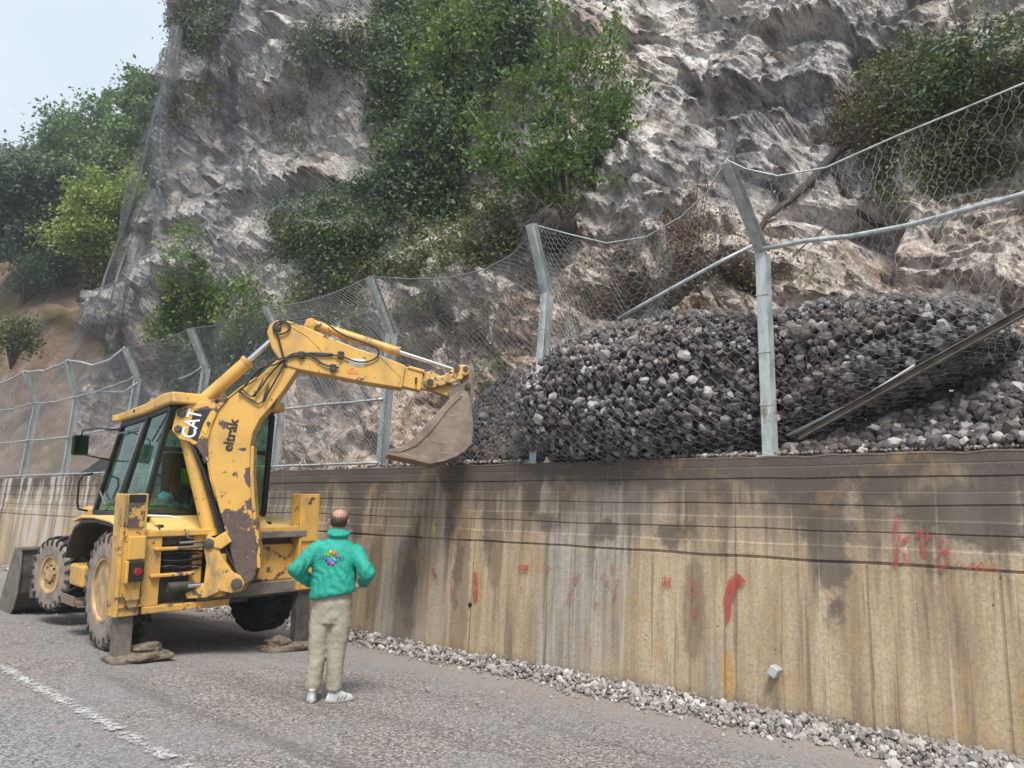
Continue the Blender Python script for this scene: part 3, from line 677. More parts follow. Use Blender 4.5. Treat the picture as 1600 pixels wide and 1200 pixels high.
rail('top_cable', pline(PP[6][2], PP[5][2], 10, .1), .009, m='wire_dark'); rail('top_cable', pline(PP[5][2], PP[4][2], 10, .1), .009, m='wire_dark'); rail('top_cable', pline(PP[4][2], PP[3][2], 10, .14), .010, m='wire_dark')
T9, T6, T3 = PP[3][2], PP[2][2], PP[1][2]
c96 = [T9, Vector(onx(640, 436, 7.12)), Vector(onx(700, 435, 7.15)), Vector(onx(760, 420, 7.3)), Vector(onx(800, 398, 7.5)), T6]
rail('top_cable', c96[:5]+[Vector(onx(822, 375, 7.4)), T6], .010, 'slack cable sagging to the cliff', 'wire_dark')
c63 = [T6, Vector(onx(890, 366, 7.0)), Vector(onx(948, 380, 7.0)), Vector(onx(1010, 370, 7.1)), Vector(onx(1065, 338, 7.0)), Vector(onx(1105, 300, 6.8)), T3]
rail('top_cable', c63, .009, 'bent cable dipping between two posts')
c30 = [T3, Vector(onx(1165, 264, 6.7)), Vector(onx(1215, 275, 6.8)), Vector(onx(1290, 262, 6.9)), Vector(onx(1400, 213, 7.0)), Vector(onx(1500, 172, 7.0)), Vector(onx(1600, 130, 7.05)), Vector(onx(1720, 85, 7.1))]
rail('top_cable', c30, .009, 'cable rising to the right over the hexagonal net')
B3 = PP[1][1]
rail('upper_rail', [B3+F_, *pxline([(1260, 376), (1330, 369), (1420, 352), (1500, 330), (1600, 303), (1700, 278)], 7.45)], .027, 'long bent rail bowed away from its post')
rail('broken_rail', pxline([(1176, 384), (1120, 412), (1040, 456), (966, 498)], Xs=[7.5, 7.42, 7.3, 7.25]), .024, 'broken rail hanging down with a free end')
# wire mesh bays
def cat_pts(P, t):
    P = np.array([tuple(p) for p in P]); L = np.concatenate([[0], np.cumsum(np.linalg.norm(np.diff(P, axis=0), axis=1))]); L /= L[-1]; return np.stack([np.interp(t, L, P[:, k]) for k in range(3)], 1)
def bay(i, j, cell, r, mname='netting', top=None, z0=.12, amp=.03):
    a, b = PP[i], PP[j]; W = (b[0]-a[0]).length; h1, h2 = 2.2, .95
    def S(u, v):
        t = np.clip(u/W, 0, 1); s1 = np.clip(v/h1, 0, 1)[:, None]; s2 = np.clip((v-h1)/h2, 0, 1)[:, None]
        base = cat_pts([a[0], b[0]], t)+np.array([-.085, 0, z0]); mid = cat_pts([a[1], b[1]], t)+np.array([-.085, 0, 0]); tp = cat_pts(top, t) if top else cat_pts(pline(a[2], b[2], 8, .1), t)
        p = base*(1-s1)+mid*s1; p = p*(1-s2)+tp*s2
        k = np.sin(np.pi*t)*np.sin(np.pi*np.clip(v/(h1+h2), 0, 1)); q = np.stack([u*1.3, v*1.3, np.full_like(u, i*7.)], 1)
        p[:, 0] += k*(pn(q)*amp*4+pn(q*3)*amp); p[:, 1] += pn(q*2+9)*amp*.7*k; p[:, 2] += pn(q*2+4)*amp*.7*k; return p
    return fp(net('mesh_panel', S, W, h1+h2, cell, 'diamond', r, M[mname]))
bay(2, 3, .085, .0026, top=c96[::-1], amp=.05, mname='wire_dark')
bay(3, 4, .085, .0026, mname='wire'); bay(4, 5, .095, .003, mname='wire_dark'); bay(5, 6, .10, .0032, mname='wire_dark')
bay(6, 7, .12, .0036, mname='wire'); bay(7, 8, .13, .004, mname='wire'); bay(8, 9, .14, .0045, mname='wire')
# crumpled mesh beside the second post
def S63(u, v):
    t = np.clip(u/3.1, 0, 1); top = cat_pts(c63, t); q = np.stack([u*2.2, v*.5, u*0+3], 1); p = top.copy()
    p[:, 2] -= v*.82; p[:, 0] += np.clip(v, 0, 1)*.45+pn(q)*.16*np.clip(v*2, 0, 1); p[:, 1] += pn(q+5)*.20*np.clip(v*2, 0, 1); return p
o = fp(net('mesh_panel', S63, 3.1, 2.0, .09, 'hex', .0018, M['netting'], keep=lambda P, A: (A[:, 1] < 2.0-1.2*np.clip((A[:, 0]-1.0)/1.2, 0, 1)))); o['label'] = 'crumpled torn wire mesh hanging between two posts'
def S30(u, v):
    t = np.clip(u/3.6*.85+.14, 0, 1); top = cat_pts(c30, t); q = np.stack([u*.9, v*.9, u*0], 1); p = top.copy(); p[:, 1] += .05*pn(q*5+2); p[:, 2] += .05*pn(q*5+8)*np.clip(v*3, 0, 1)
    p[:, 2] -= v*.93; p[:, 0] += v*.36+pn(q)*.22*np.clip(v*1.5, 0, 1); p[:, 1] += pn(q*1.4+5)*.08; return p
o = fp(net('mesh_panel', S30, 3.6, 2.3, .125, 'hex', .0019, M['netting'], keep=lambda P, A: A[:, 1] < .25+2.1*np.clip((A[:, 0]+.1)/1.5, 0, 1))); o['label'] = 'stretched hexagonal net hanging from the rising cable'

# ================================================================== DEBRIS
secY = [6.06, 5.98, 5.55, 4.8, 4.25, 3.6, 2.8, 1.9, 1.3, .85, .7]
zlo = [2.9, 2.58, 2.44, 2.38, 2.40, 2.50, 2.70, 3.05, 3.30, 3.50, 3.6]
zhi = [3.72, 3.98, 4.20, 4.34, 4.36, 4.36, 4.34, 4.28, 4.14, 3.95, 3.72]
xfr = [7.55, 7.16, 6.98, 6.93, 6.98, 7.15, 7.70, 7.40, 7.5, 7.7, 7.9]
def bagsurf(Y, th, off=0.):
    """th 0 = front-bottom .. 1 = top-back"""
    s_ = [a[::-1] for a in (secY, zlo, zhi, xfr)]; lo, hi, xf = (np.interp(Y, s_[0], s_[k]) for k in (1, 2, 3)); Xc = 8.45
    ang = (-.62+th*1.25)*np.pi; hz = (hi-lo)/2+off; zc = (hi+lo)/2; bx = Xc-xf+off
    ca, sa_ = np.cos(ang), np.sin(ang); e = .8
    p = np.stack([Xc-bx*np.sign(ca)*np.abs(ca)**e, Y, zc+hz*np.sign(sa_)*np.abs(sa_)**.8], 1); q = p*1.3; n = pn(q)*.09+pn(q*2.6)*.04
    p[:, 0] -= n; p[:, 2] += n*.6; return p
SD = mat_stone('dark_rubble', (.035, .032, .032), (.10, .091, .088), (.46, .44, .42), 5, .28)
SK_ = mat_stone('dark_packed_rubble', (.03, .027, .026), (.075, .068, .065), (.24, .23, .22), 5, .15)
SG = mat_stone('grey_gravel', (.11, .10, .095), (.29, .27, .25), (.56, .54, .50))
SP = mat_stone('pale_ledge_gravel', (.09, .08, .075), (.26, .23, .205), (.50, .46, .42))
n = 11500; Yr = rng.uniform(.72, 6.05, n); th = rng.uniform(.0, .82, n); P = bagsurf(Yr, th, -rng.uniform(0, .22, n)); sz = np.clip(rng.lognormal(-3.22, .38, n), .016, .08)
P[:, 2] = np.where(P[:, 0] > 7.42, np.maximum(P[:, 2], 2.56), P[:, 2])
tag(stones('rubble_bulge', P, sz, SD, ICO2, 20), 'big dark bulge of broken stones sagging over the wall top', 'rubble', kind='stuff')
def Sbag(u, v): return bagsurf(6.04-u, .05+v/3.1*.72, .035)
net_o = net('netting_over_rubble', Sbag, 5.3, 3.1, .115, 'hex', .0017, M['netting']); tag(net_o, 'hexagonal wire netting stretched tight round the bulging rubble', 'wire net')
# unseen dark core, added to keep daylight out of the heap
YY, TH = np.meshgrid(np.linspace(.8, 5.9, 60), np.linspace(-.02, 1, 26), indexing='ij'); Pk = bagsurf(YY.ravel(), TH.ravel(), -.26)
tag(mesh_np('rubble_core', Pk, gridf(60, 26), M['soil']), 'unseen dark core added inside the bulging rubble to block daylight', 'filler', kind='stuff')
def slope_pile(name, n, Y0, Y1, ztop, X0, X1, size, m, label):
    Y = rng.uniform(Y0, Y1, n); t = rng.uniform(0, 1, n); zt = np.interp(Y, *ztop); P = np.stack([X0+(X1-X0)*t, Y, WZ+.05+(zt-WZ)*t**.8], 1)
    P[:, 0] += pn(P*1.5)*.12; P[:, 2] -= rng.uniform(0, .16, n)*(t > .06); s_ = np.clip(rng.lognormal(math.log(size), .35, n), size*.4, size*2.2)
    return tag(stones(name, P, s_, m, ICO2, 16), label, 'rubble', kind='stuff')
slope_pile('rubble_pile', 3400, -1.6, 2.75, ([-1.6, .5, 1.5, 2.75], [3.9, 3.62, 3.2, 2.75]), 7.6, 8.35, .05, SD, 'grey stones heaped below the fallen beam on the wall top')
slope_pile('rubble_pile', 2600, 5.9, 8.1, ([5.75, 7.0, 7.6, 8.1], [4.15, 3.98, 3.7, 2.8]), 7.66, 8.25, .046, SK_, 'dark stones piled behind the raised bucket')
n = 2600; P = np.stack([rng.uniform(7.5, 8.0, n), rng.uniform(-2, 4.4, n), np.zeros(n)], 1); P[:, 2] = WZ+.03+np.clip(P[:, 0]-7.5, 0, .5)*.25*rng.uniform(0, 1, n)
n2 = 900; Q = np.stack([rng.uniform(7.46, 7.9, n2), rng.uniform(6.1, 9.3, n2), np.zeros(n2)], 1); Q[:, 2] = WZ+.03+.07*rng.uniform(0, 1, n2)*np.exp(-((Q[:, 1]-7.9)/1.)**2)
n3 = 700; Q3 = np.stack([rng.uniform(7.5, 8.2, n3), rng.uniform(9, 22, n3), np.full(n3, WZ+.04)], 1)
P = np.concatenate([P, Q, Q3]); tag(stones('ledge_gravel', P, np.clip(rng.lognormal(-3.9, .4, len(P)), .008, .06), SP, ICO1), 'loose pale gravel spilled along the wall top', 'gravel', kind='stuff')
# boulders half buried on the talus in pale tones
n = 900; P = []; S_ = []
while len(P) < n:
    x, y = rng.uniform(560, 1600), rng.uniform(380, 640); h = hit(x, y)
    if h and h[0][2] < 5.2: P.append(h[0]); S_.append(min(.12, rng.lognormal(-3.6, .6)))
tag(stones('talus_stones', np.array(P), S_, mat_stone('talus_stone', (.14, .10, .085), (.30, .245, .21), (.52, .48, .44)), ICO1), 'scattered pinkish broken stones on the slope behind the fence', 'stones', kind='stuff')
# gravel at the foot of the wall
n = 11000; Y = 24*rng.uniform(0, 1, n)**1.7+.4; wd = np.interp(Y, [1, 4, 9, 24], [.60, .52, .38, .32])*(1+.6*pn(np.stack([Y*1.2, Y*0, Y*0], 1))); t = np.abs(rng.normal(0, .45, n)); k = t < 1.7
Y, wd, t = Y[k], wd[k], t[k]; P = np.stack([WX-.03-t*wd, Y, np.clip(.13*(1-t), 0, 1)*rng.uniform(.1, 1, len(Y))+.012], 1)
tag(stones('kerb_gravel', P, np.clip(rng.lognormal(-3.85, .5, len(P)), .008, .075), SG, ICO1, 18), 'strip of crushed grey gravel along the foot of the wall', 'gravel', kind='stuff')
for (px, py, s_, lab) in ((1405, 1170, .075, 'pale fist sized stone lying on the gravel by the wall'), (1072, 1105, .055, 'rounded grey stone resting on the gravel against the wall'), (668, 1083, .04, 'dark stone lying alone on the road'), (683, 1025, .06, 'tan stone on the gravel below the damp stain')):
    p = onz(px, py); p[2] = .11 if px != 668 else .03; p[0] = min(p[0], 7.33)
    tag(stones('loose_stone', [p], [s_], SG if px != 668 else SD, ICO2), lab, 'stone')
n = 2600; P = np.stack([rng.uniform(-1, 6.9, n), 14*rng.uniform(0, 1, n)**1.4+1.2, np.full(n, .005)], 1); tag(stones('road_grit', P, np.clip(rng.lognormal(-5.2, .5, n), .003, .022), SG, ICO1), 'fine loose grit scattered over the asphalt', 'grit', kind='stuff')
# fallen beam
a = Vector(onx(1248, 683, 7.56)); b = Vector(onx(1600, 489, 7.40)); b = a+(b-a)*1.35; d_ = (b-a).normalized(); u_ = d_.cross(Vector((1, 0, 0))).normalized(); v_ = d_.cross(u_); mb = MB()
for (u0, u1, v0, v1) in ((-.034, .034, -.004, .004), (-.034, -.027, .004, .06), (.027, .034, .004, .06)):
    A = [a+u_*x+v_*y for x, y in ((u0, v0), (u1, v0), (u1, v1), (u0, v1))]; mb.prism(A, [p+(b-a) for p in A])
tag(mb.build('fallen_post', M['greybeam']), 'dark steel channel post lying aslant on the rubble at the right', 'post')
tag(MB().tube([a+Vector((-.03, .1, .02)), a+Vector((-.04, -.6, .33)), a+Vector((-.05, -1.1, .62))], .012, 6).build('loose_cable', M['netting'], smooth=True), 'thin steel cable lying beside the fallen post', 'cable')

# ---- netting draped over the cliff
def drape():
    W, Hh, cell = 17., 20., .15
    A, B = net_segments(W, Hh, cell, 'diamond')
    def S(uv):
        Y = 12.5+uv[:, 0]+uv[:, 1]*.03; z = 3.+uv[:, 1]; P = np.zeros((len(Y), 3)); 
        for i in range(len(Y)):
            r = CL.ray_cast(Vector((2., Y[i]-4, z[i]+.5)), Vector((1, .45, -.05)).normalized())
            P[i] = (np.array(r[0])+np.array([-.12, .0, .02])) if r[0] is not None else np.nan
        return P
    # coarse smooth sheet, then interpolate
    nu, nv = 52, 60; uu, vv = np.meshgrid(np.linspace(0, W, nu), np.linspace(0, Hh, nv), indexing='ij'); G = S(np.stack([uu.ravel(), vv.ravel()], 1)).reshape(nu, nv, 3)
    G0 = G.copy()
    for k in range(3):
        c = G[:, :, k]; bad = np.isnan(c)
        for j in range(nv):
            g = ~bad[:, j]
            if g.sum() > 3: c[:, j] = np.interp(np.arange(nu), np.where(g)[0], c[g, j])
            elif j: c[:, j] = c[:, j-1]
    for _ in range(3):
        Gs = G.copy(); Gs[1:-1, 1:-1] = (G[1:-1, 1:-1]*2+G[2:, 1:-1]+G[:-2, 1:-1]+G[1:-1, 2:]+G[1:-1, :-2])/6; G = Gs
    G[..., 0] = np.minimum(G[..., 0], G0[..., 0]+.02)-.05
    def bil(p):
        x = np.clip(p[:, 0]/W*(nu-1), 0, nu-1.001); y = np.clip(p[:, 1]/Hh*(nv-1), 0, nv-1.001); i, j = x.astype(int), y.astype(int); fx, fy = (x-i)[:, None], (y-j)[:, None]
        return G[i, j]*(1-fx)*(1-fy)+G[i+1, j]*fx*(1-fy)+G[i, j+1]*(1-fx)*fy+G[i+1, j+1]*fx*fy
    PA, PB = bil(A), bil(B); ln = np.linalg.norm(PA-PB, axis=1); k = (ln < .5) & (ln > .05); V, Fq = wires(PA[k], PB[k], .0050)
    return mesh_np('cliff_netting', V, Fq, M['wire_dark'])
tag(drape(), 'fine grey steel netting draped over the left part of the cliff', 'wire net')

# loose curtain of netting hanging free from the cliff's left edge
def curtain():
    Lp = [(266, 40), (254, 130), (224, 210), (202, 290), (180, 370), (156, 440), (128, 505), (100, 555), (70, 600)]
    Rp = [(285, 40), (275, 130), (262, 210), (248, 290), (228, 370), (208, 440), (190, 505), (175, 555), (160, 600)]
    def pl(px, py, d): v = ray(px, py); v = v/np.hypot(v[0], v[1]); return CP+v*d
    LL = np.array([pl(x, y, 26.6-.0*i) for i, (x, y) in enumerate(Lp)])
    RR = []
    for i, (x, y) in enumerate(Rp):
        d_ = Vector(ray(x, y)).normalized(); r = CL.ray_cast(Vector(CP), d_); RR.append(np.array(r[0])-np.array(d_)*.2 if r[0] is not None else pl(x, y, 25.5))
    RR = np.array(RR); SA = []; SB = []
    A, B = net_segments(2.4, 15, .09, 'diamond')
    def S(A, o):
        t = np.clip(A[:, 1]/15, 0, 1)*(len(LL)-1); u = np.clip(A[:, 0]/2.4, 0, 1); l = np.stack([np.interp(t, range(len(LL)), LL[:, k]) for k in range(3)], 1); r = np.stack([np.interp(t, range(len(RR)), RR[:, k]) for k in range(3)], 1)
        p = l*(1-u)[:, None]+r*u[:, None]; w_ = np.sin(u*17+np.sin(t*1.7)*1.5+o)*.16; p[:, 1] -= w_; p[:, 0] += w_*.3; return p
    V1, F1 = wires(S(A, 0), S(B, 0), .0055); V2, F2 = wires(S(A, 1.3), S(B, 1.3), .0062)
    return mesh_np('hanging_netting', V1, F1, M['wire_dark'])
tag(curtain(), 'grey curtain of netting hanging free down the left edge of the cliff', 'wire net')
# ================================================================== BACKHOE LOADER
TB = Vector((5.17, 9.9, .09)); BR = (R_(1.0), R_(-4.5), R_(-4.5))
bh = empty('backhoe_loader', TB, BR); tag(bh, 'yellow backhoe loader with raised stabilisers side on to the wall, digging arm stretched over the wall', 'excavator')
bh['label'] = 'worn yellow backhoe loader propped on its stabilisers with digging arm reaching over the wall'
MBH = Matrix.Translation(TB) @ (Matrix.Rotation(BR[2], 4, 'Z')@Matrix.Rotation(BR[1], 4, 'Y')@Matrix.Rotation(BR[0], 4, 'X')); MBI = MBH.inverted()
def L(px, py, ax, val):       # measured point on a plane of the machine's own frame
    o = MBI@Vector(CP); d_ = MBI.to_3x3()@Vector(ray(px, py)); return o+d_*((val-o[ax])/d_[ax])
K = MBH@L(371, 912, 1, -1.5)
sn = Vector((.7577, -.6525, 0)); SN = Vector((.6525, .7577, 0))     # digging direction, and across it (away from the viewer)
def SW(px, py, off=0., base=0.):
    """point of the digging plane; traced on the plane at `base`, then moved across to `off`"""
    d_ = Vector(ray(px, py)); c = Vector(CP); p = c+d_*(SN.dot(K+SN*base-c)/SN.dot(d_)); return MBI@(p+SN*(off-base))
def plate(name, px, o0, o1, m, parent=bh, bevel=.012, base=None):
    b = min(o0, o1) if base is None else base
    return MB().prism([SW(x, y, o0, b) for x, y in px], [SW(x, y, o1, b) for x, y in px]).build(name, m, parent, bevel=bevel)
Y_ = M['yellow']; YD = M['yellow_dirty']; DS = M['darksteel']
wear = [(SW(370, 812), (.16, .5, .13)), (SW(372, 860), (.26, .5, .36)), (SW(385, 890), (.3, .5, .3)), (SW(349, 662), (.05, .3, .05)), (SW(378, 702), (.05, .3, .025)), (SW(390, 745), (.05, .3, .12)), (SW(434, 634), (.05, .3, .05)),
        (SW(395, 790), (.06, .3, .14))]
BOOM = mat_yellow('boom_paint', .0, .3, wear)
HEAD = mat_yellow('boom_head_paint', .03, .4, [(SW(318, 705), (.10, .4, .14)), (SW(320, 640), (.16, .4, .035)), (SW(305, 700), (.05, .4, .05)), (SW(344, 625), (.14, .4, .04))])

# boom: two side plates and a web
boom_px = [(384, 914), (372, 905), (364, 878), (356, 845), (347, 812), (338, 780), (329, 748), (324, 715), (325, 690), (331, 665), (342, 640), (356, 622), (376, 606), (402, 590), (420, 574), (438, 556), (452, 548), (466, 556), (466, 574), (456, 590), (444, 608), (424, 634), (406, 655), (395, 676), (391, 697), (390, 740), (392, 780), (396, 820), (400, 850), (401, 888), (396, 905)]
plate('boom', boom_px, 0, .27, BOOM, bevel=.014)
rim_out = [(338, 782), (329, 748), (324, 715), (325, 690), (331, 665), (342, 640), (356, 622), (376, 606), (402, 590)]
bm_ = MB(); bm_.tube([SW(x, y, -.008) for x, y in rim_out], .010, 6); bm_.build('edge_bead', BOOM, bh, smooth=True)
plate('boom_edge', [(391, 697), (390, 740), (392, 780), (396, 820), (400, 850), (401, 888), (407, 888), (406, 850), (402, 820), (398, 780), (396, 740), (397, 697)], .02, .25, M['yellow_worn'])
plate('boom_head', [(276, 640), (296, 631), (322, 627), (357, 621), (341, 640), (330, 665), (324, 690), (325, 722), (318, 716), (306, 697), (292, 689), (280, 686), (268, 672)], -.035, .305, HEAD)
for x, y, r_ in ((285, 646, .052), (280, 671, .045), (340, 626, .02), (327, 662, .02)):
    MB().lathe([(-.07, r_*.75), (-.06, r_), (-.035, r_), (.33, r_), (.345, r_*.8)], SW(x, y, 0), MBI.to_3x3()@SN, 18).build('pin', DS, bh, auto=True)
# logo panel and lettering
plate('logo_panel', [(303, 641), (330, 640), (318, 662), (308, 690), (292, 682)], -.038, -.034, plain('black_panel', (.018, .018, .02), .5), bevel=0)
e_x = (SW(361, 660)-SW(352, 705)); 
def lettering(text, p, q, size, mt, label, off=-.042, shear=0.):
    """text whose baseline runs from pixel p to pixel q on the digging plane"""
    a, b = SW(*p, off), SW(*q, off); xd = (b-a).normalized(); nrm = -(MBI.to_3x3()@SN).normalized(); yd = nrm.cross(xd).normalized()
    cu = bpy.data.curves.new('lettering', 'FONT'); cu.body = text; cu.size = size; cu.extrude = .0015; cu.offset = .004; cu.shear = shear; cu.materials.append(mt)
    tmp = bpy.data.objects.new('lettering', cu); col.objects.link(tmp); bpy.context.view_layer.update()
    me = bpy.data.meshes.new_from_object(tmp.evaluated_get(bpy.context.evaluated_depsgraph_get())); bpy.data.objects.remove(tmp); me.materials.clear(); me.materials.append(mt)
    o = bpy.data.objects.new('lettering', me); col.objects.link(o); o.parent = bh; o['label'] = label
    xs = [v.co.x for v in me.vertices]; s_ = (b-a).length/(max(xs)-min(xs))
    o.matrix_local = Matrix([[xd.x, yd.x, nrm.x, a.x], [xd.y, yd.y, nrm.y, a.y], [xd.z, yd.z, nrm.z, a.z], [0, 0, 0, 1]])@Matrix.Diagonal((s_, 1, 1, 1)); return o
INK = plain('black_ink', (.02, .018, .016), .6)
lettering('eltrák', (362, 706), (373, 655), .17, INK, 'black lettering reading eltrák', -.006)
lettering('CAT', (304, 687), (317, 644), .235, M['white'], 'white lettering reading CAT', -.041)
tri = plate('logo_triangle', [(315, 672), (326, 664), (322, 678)], -.044, -.040, plain('logo_yellow', (.75, .45, .04), .4), bevel=0)

# stick
stick_px = [(417, 519), (421, 507), (432, 500), (450, 501), (474, 509), (520, 529), (560, 545), (594, 556), (612, 562), (634, 571), (628, 606), (601, 602), (560, 595), (510, 585), (467, 577), (448, 572), (436, 560), (424, 543)]
plate('stick', stick_px, -.02, .24, Y_)
plate('stick_extension', [(625, 570), (662, 580), (657, 610), (625, 603)], .02, .20, Y_)
plate('stick_nose', [(655, 584), (672, 580), (700, 592), (712, 606), (712, 618), (700, 619), (672, 610), (654, 606)], .05, .17, M['yellow_worn'])
plate('wear_plate', [(640, 571), (664, 578), (664, 583), (636, 575)], .0, .22, Y_)
tp = MB()
for a_p, b_p in (((594, 558), (606, 570)), ((606, 570), (626, 590)), ((626, 590), (624, 601))): tp.tube([SW(*a_p, -.022), SW(*b_p, -.022)], .006, 5)
tp.build('weld_seam', YD, bh)
MB().tube([SW(446, 506, -.022), SW(482, 527, -.022), SW(505, 552, -.022)], .006, 5).build('weld_seam', YD, bh)
st = plate('warning_sticker', [(546, 560), (572, 562), (568, 573), (546, 570)], -.024, -.021, M['white'], bevel=0); st['label'] = 'small white warning sticker'
st = plate('warning_sticker', [(543, 576), (560, 580), (559, 585), (543, 583)], -.024, -.021, plain('orange_sticker', (.6, .2, .06), .5), bevel=0); st['label'] = 'faded orange sticker'
for x, y, r_ in ((434, 513, .05), (650, 592, .014), (650, 597, .014)): MB().lathe([(-.06, r_*.7), (-.05, r_), (.29, r_), (.3, r_*.7)], SW(x, y, 0), MBI.to_3x3()@SN, 16).build('pin', DS, bh, auto=True)
for x, y, r_ in ((672, 598, .045), (727, 577, .035), (731, 603, .04), (713, 575, .04)): MB().lathe([(-.05, r_), (.27, r_)], SW(x, y, 0), MBI.to_3x3()@SN, 16).build('pin', DS, bh, auto=True)
# cylinders
def cylinder(a, b, f, r, off, rr=.55, mt=Y_, name='hydraulic_cylinder'):
    A, B = SW(*a, off), SW(*b, off); m_ = A.lerp(B, f); d_ = (B-A)
    o = MB().lathe([(0, r*.6), (0.03, r), (d_.length*f-.05, r), (d_.length*f-.05, r*1.12), (d_.length*f, r*1.12), (d_.length*f, r*.7)], A, d_, 20).build(name, mt, bh, auto=True)
    MB().lathe([(0, r*rr), (d_.length*(1-f), r*rr)], m_, d_, 16).build('piston_rod', M['chrome'], o, auto=True)
    return o
cylinder((293, 642), (424, 526), .70, .085, .13, .42)
cylinder((285, 668), (329, 852), .93, .088, .13, .5)
c_ = cylinder((484, 502), (716, 577), .60, .062, .10, .5, mt=M['yellow_worn'])
lug = plate('cylinder_lug', [(474, 510), (479, 498), (488, 496), (494, 503), (490, 518)], .03, .19, YD)
# dump linkage
plate('tipping_link', [(664, 596), (672, 590), (694, 586), (716, 570), (730, 570), (734, 582), (722, 592), (700, 600), (676, 606), (666, 605)], -.03, .01, M['yellow_worn'])
plate('tipping_link', [(664, 596), (672, 590), (694, 586), (716, 570), (730, 570), (734, 582), (722, 592), (700, 600), (676, 606), (666, 605)], .20, .24, M['yellow_worn'])
plate('bucket_link', [(718, 574), (732, 572), (738, 588), (738, 606), (728, 610), (722, 598)], .03, .18, M['rust_steel'])
plate('bucket_ear', [(700, 612), (712, 600), (736, 598), (740, 625), (730, 632), (702, 628)], .02, .06, M['bucket']); plate('bucket_ear', [(700, 612), (712, 600), (736, 598), (740, 625), (730, 632), (702, 628)], .17, .21, M['bucket'])
# bucket
bk = [(695, 632), (706, 619), (718, 610), (731, 612), (737, 635), (740, 665), (737, 692), (728, 704), (712, 714), (695, 720), (672, 725), (643, 718), (608, 711), (610, 703), (630, 697), (648, 682), (662, 667), (680, 648)]
bO0, bO1 = -.16, .44
bucket = plate('bucket', bk, bO0, bO0+.022, M['bucket'], bevel=.005)
o = plate('side_plate', bk, bO1-.022, bO1, M['bucket'], bucket, bevel=.005, base=bO0)
shell = bk[3:13]; mb = MB()
inn = []
cx_, cy_ = 690, 668
for x, y in shell: d_ = math.hypot(cx_-x, cy_-y); inn.append((x+(cx_-x)/d_*2.4, y+(cy_-y)/d_*2.4))
ring = shell+inn[::-1]
mb.prism([SW(x, y, bO0+.02, bO0) for x, y in ring], [SW(x, y, bO1-.02, bO0) for x, y in ring]); mb.build('shell', M['bucket'], bucket)
plate('cutting_edge', [(606, 711), (609, 702), (652, 714), (650, 720)], bO0-.01, bO1+.01, M['rust_steel'], bucket, base=bO0)
plate('side_cutter', [(695, 632), (706, 619), (718, 610), (723, 618), (704, 636), (676, 672), (650, 697), (622, 708), (609, 706), (610, 702), (630, 697), (648, 682), (662, 667), (680, 648)], bO0-.016, bO0, M['bucket'], bucket)
for k in range(4):
    o0 = bO0+.03+k*.15; plate('tooth', [(614, 706), (620, 712), (600, 710)], o0, o0+.07, M['rust_steel'], bucket, base=bO0)

# hoses over the arm
def hose(pts, r=.013, off=-.05, parent=bh, mt='hose'):
    P = []
    n = len(pts)
    for i in range(n-1):
        p0, p1, p2, p3 = (pts[max(i-1, 0)], pts[i], pts[i+1], pts[min(i+2, n-1)])
        for s_ in range(5):
            t = s_/5; f_ = lambda a, b, c, d: .5*(2*b+(c-a)*t+(2*a-5*b+4*c-d)*t*t+(3*b-a-3*c+d)*t**3
            ); P.append((f_(p0[0], p1[0], p2[0], p3[0]), f_(p0[1], p1[1], p2[1], p3[1])))
    P.append(pts[-1]); return MB().tube([SW(x, y, off) for x, y in P], r, 7).build('hose', M[mt], parent, smooth=True)
hose([(448, 502), (434, 505), (428, 513), (432, 523), (446, 522), (454, 513), (448, 505), (440, 506), (432, 516), (436, 530), (440, 545), (444, 560)])
hose([(444, 562), (460, 554), (478, 553), (500, 556), (530, 557), (556, 566), (575, 566), (588, 560), (592, 552), (585, 543), (560, 533), (535, 524), (515, 510), (500, 498), (485, 497)], .012)
hose([(485, 497), (470, 500), (452, 502)], .011)
hose([(444, 562), (462, 557), (485, 556), (505, 570), (530, 576)], .013); hose([(470, 555), (490, 553), (520, 555)], .016)
hose([(448, 560), (430, 565), (408, 580), (396, 590), (383, 605), (374, 615)], .011, -.06); hose([(450, 561), (436, 572), (420, 590), (412, 602), (400, 616), (396, 620)], .012)
hose([(448, 562), (440, 580), (430, 598), (420, 615), (414, 628)], .012); hose([(446, 563), (430, 572), (414, 575), (400, 585), (384, 605)], .011, -.07)
mp = MB(); mp.tube([SW(x, y, -.03) for x, y in ((374, 612), (385, 620), (404, 632), (411, 628), (414, 618), (420, 600))], .012, 7)
mp.tube([SW(x, y, -.03) for x, y in ((378, 608), (392, 620), (399, 620), (404, 608), (412, 592))], .009, 7); mp.build('steel_pipe', DS, bh, smooth=True)
hb = MB(); 
for x, y in ((533, 556), (521, 576), (472, 556)):
    p = SW(x, y, -.05); hb.box((p.x-.035, p.y-.03, p.z-.045), (p.x+.035, p.y+.03, p.z+.045))
hb.build('hose_clamp', DS, bh, bevel=.008)
for k in range(4): hose([(304, 700+k*3), (318+k*2, 745), (331+k*3, 790), (342+k*3, 830), (356+k*3, 866), (369+k*2, 892)], .017, .02+k*.05)
hose([(297, 690), (310, 715), (318, 735), (330, 770)], .01, -.03)

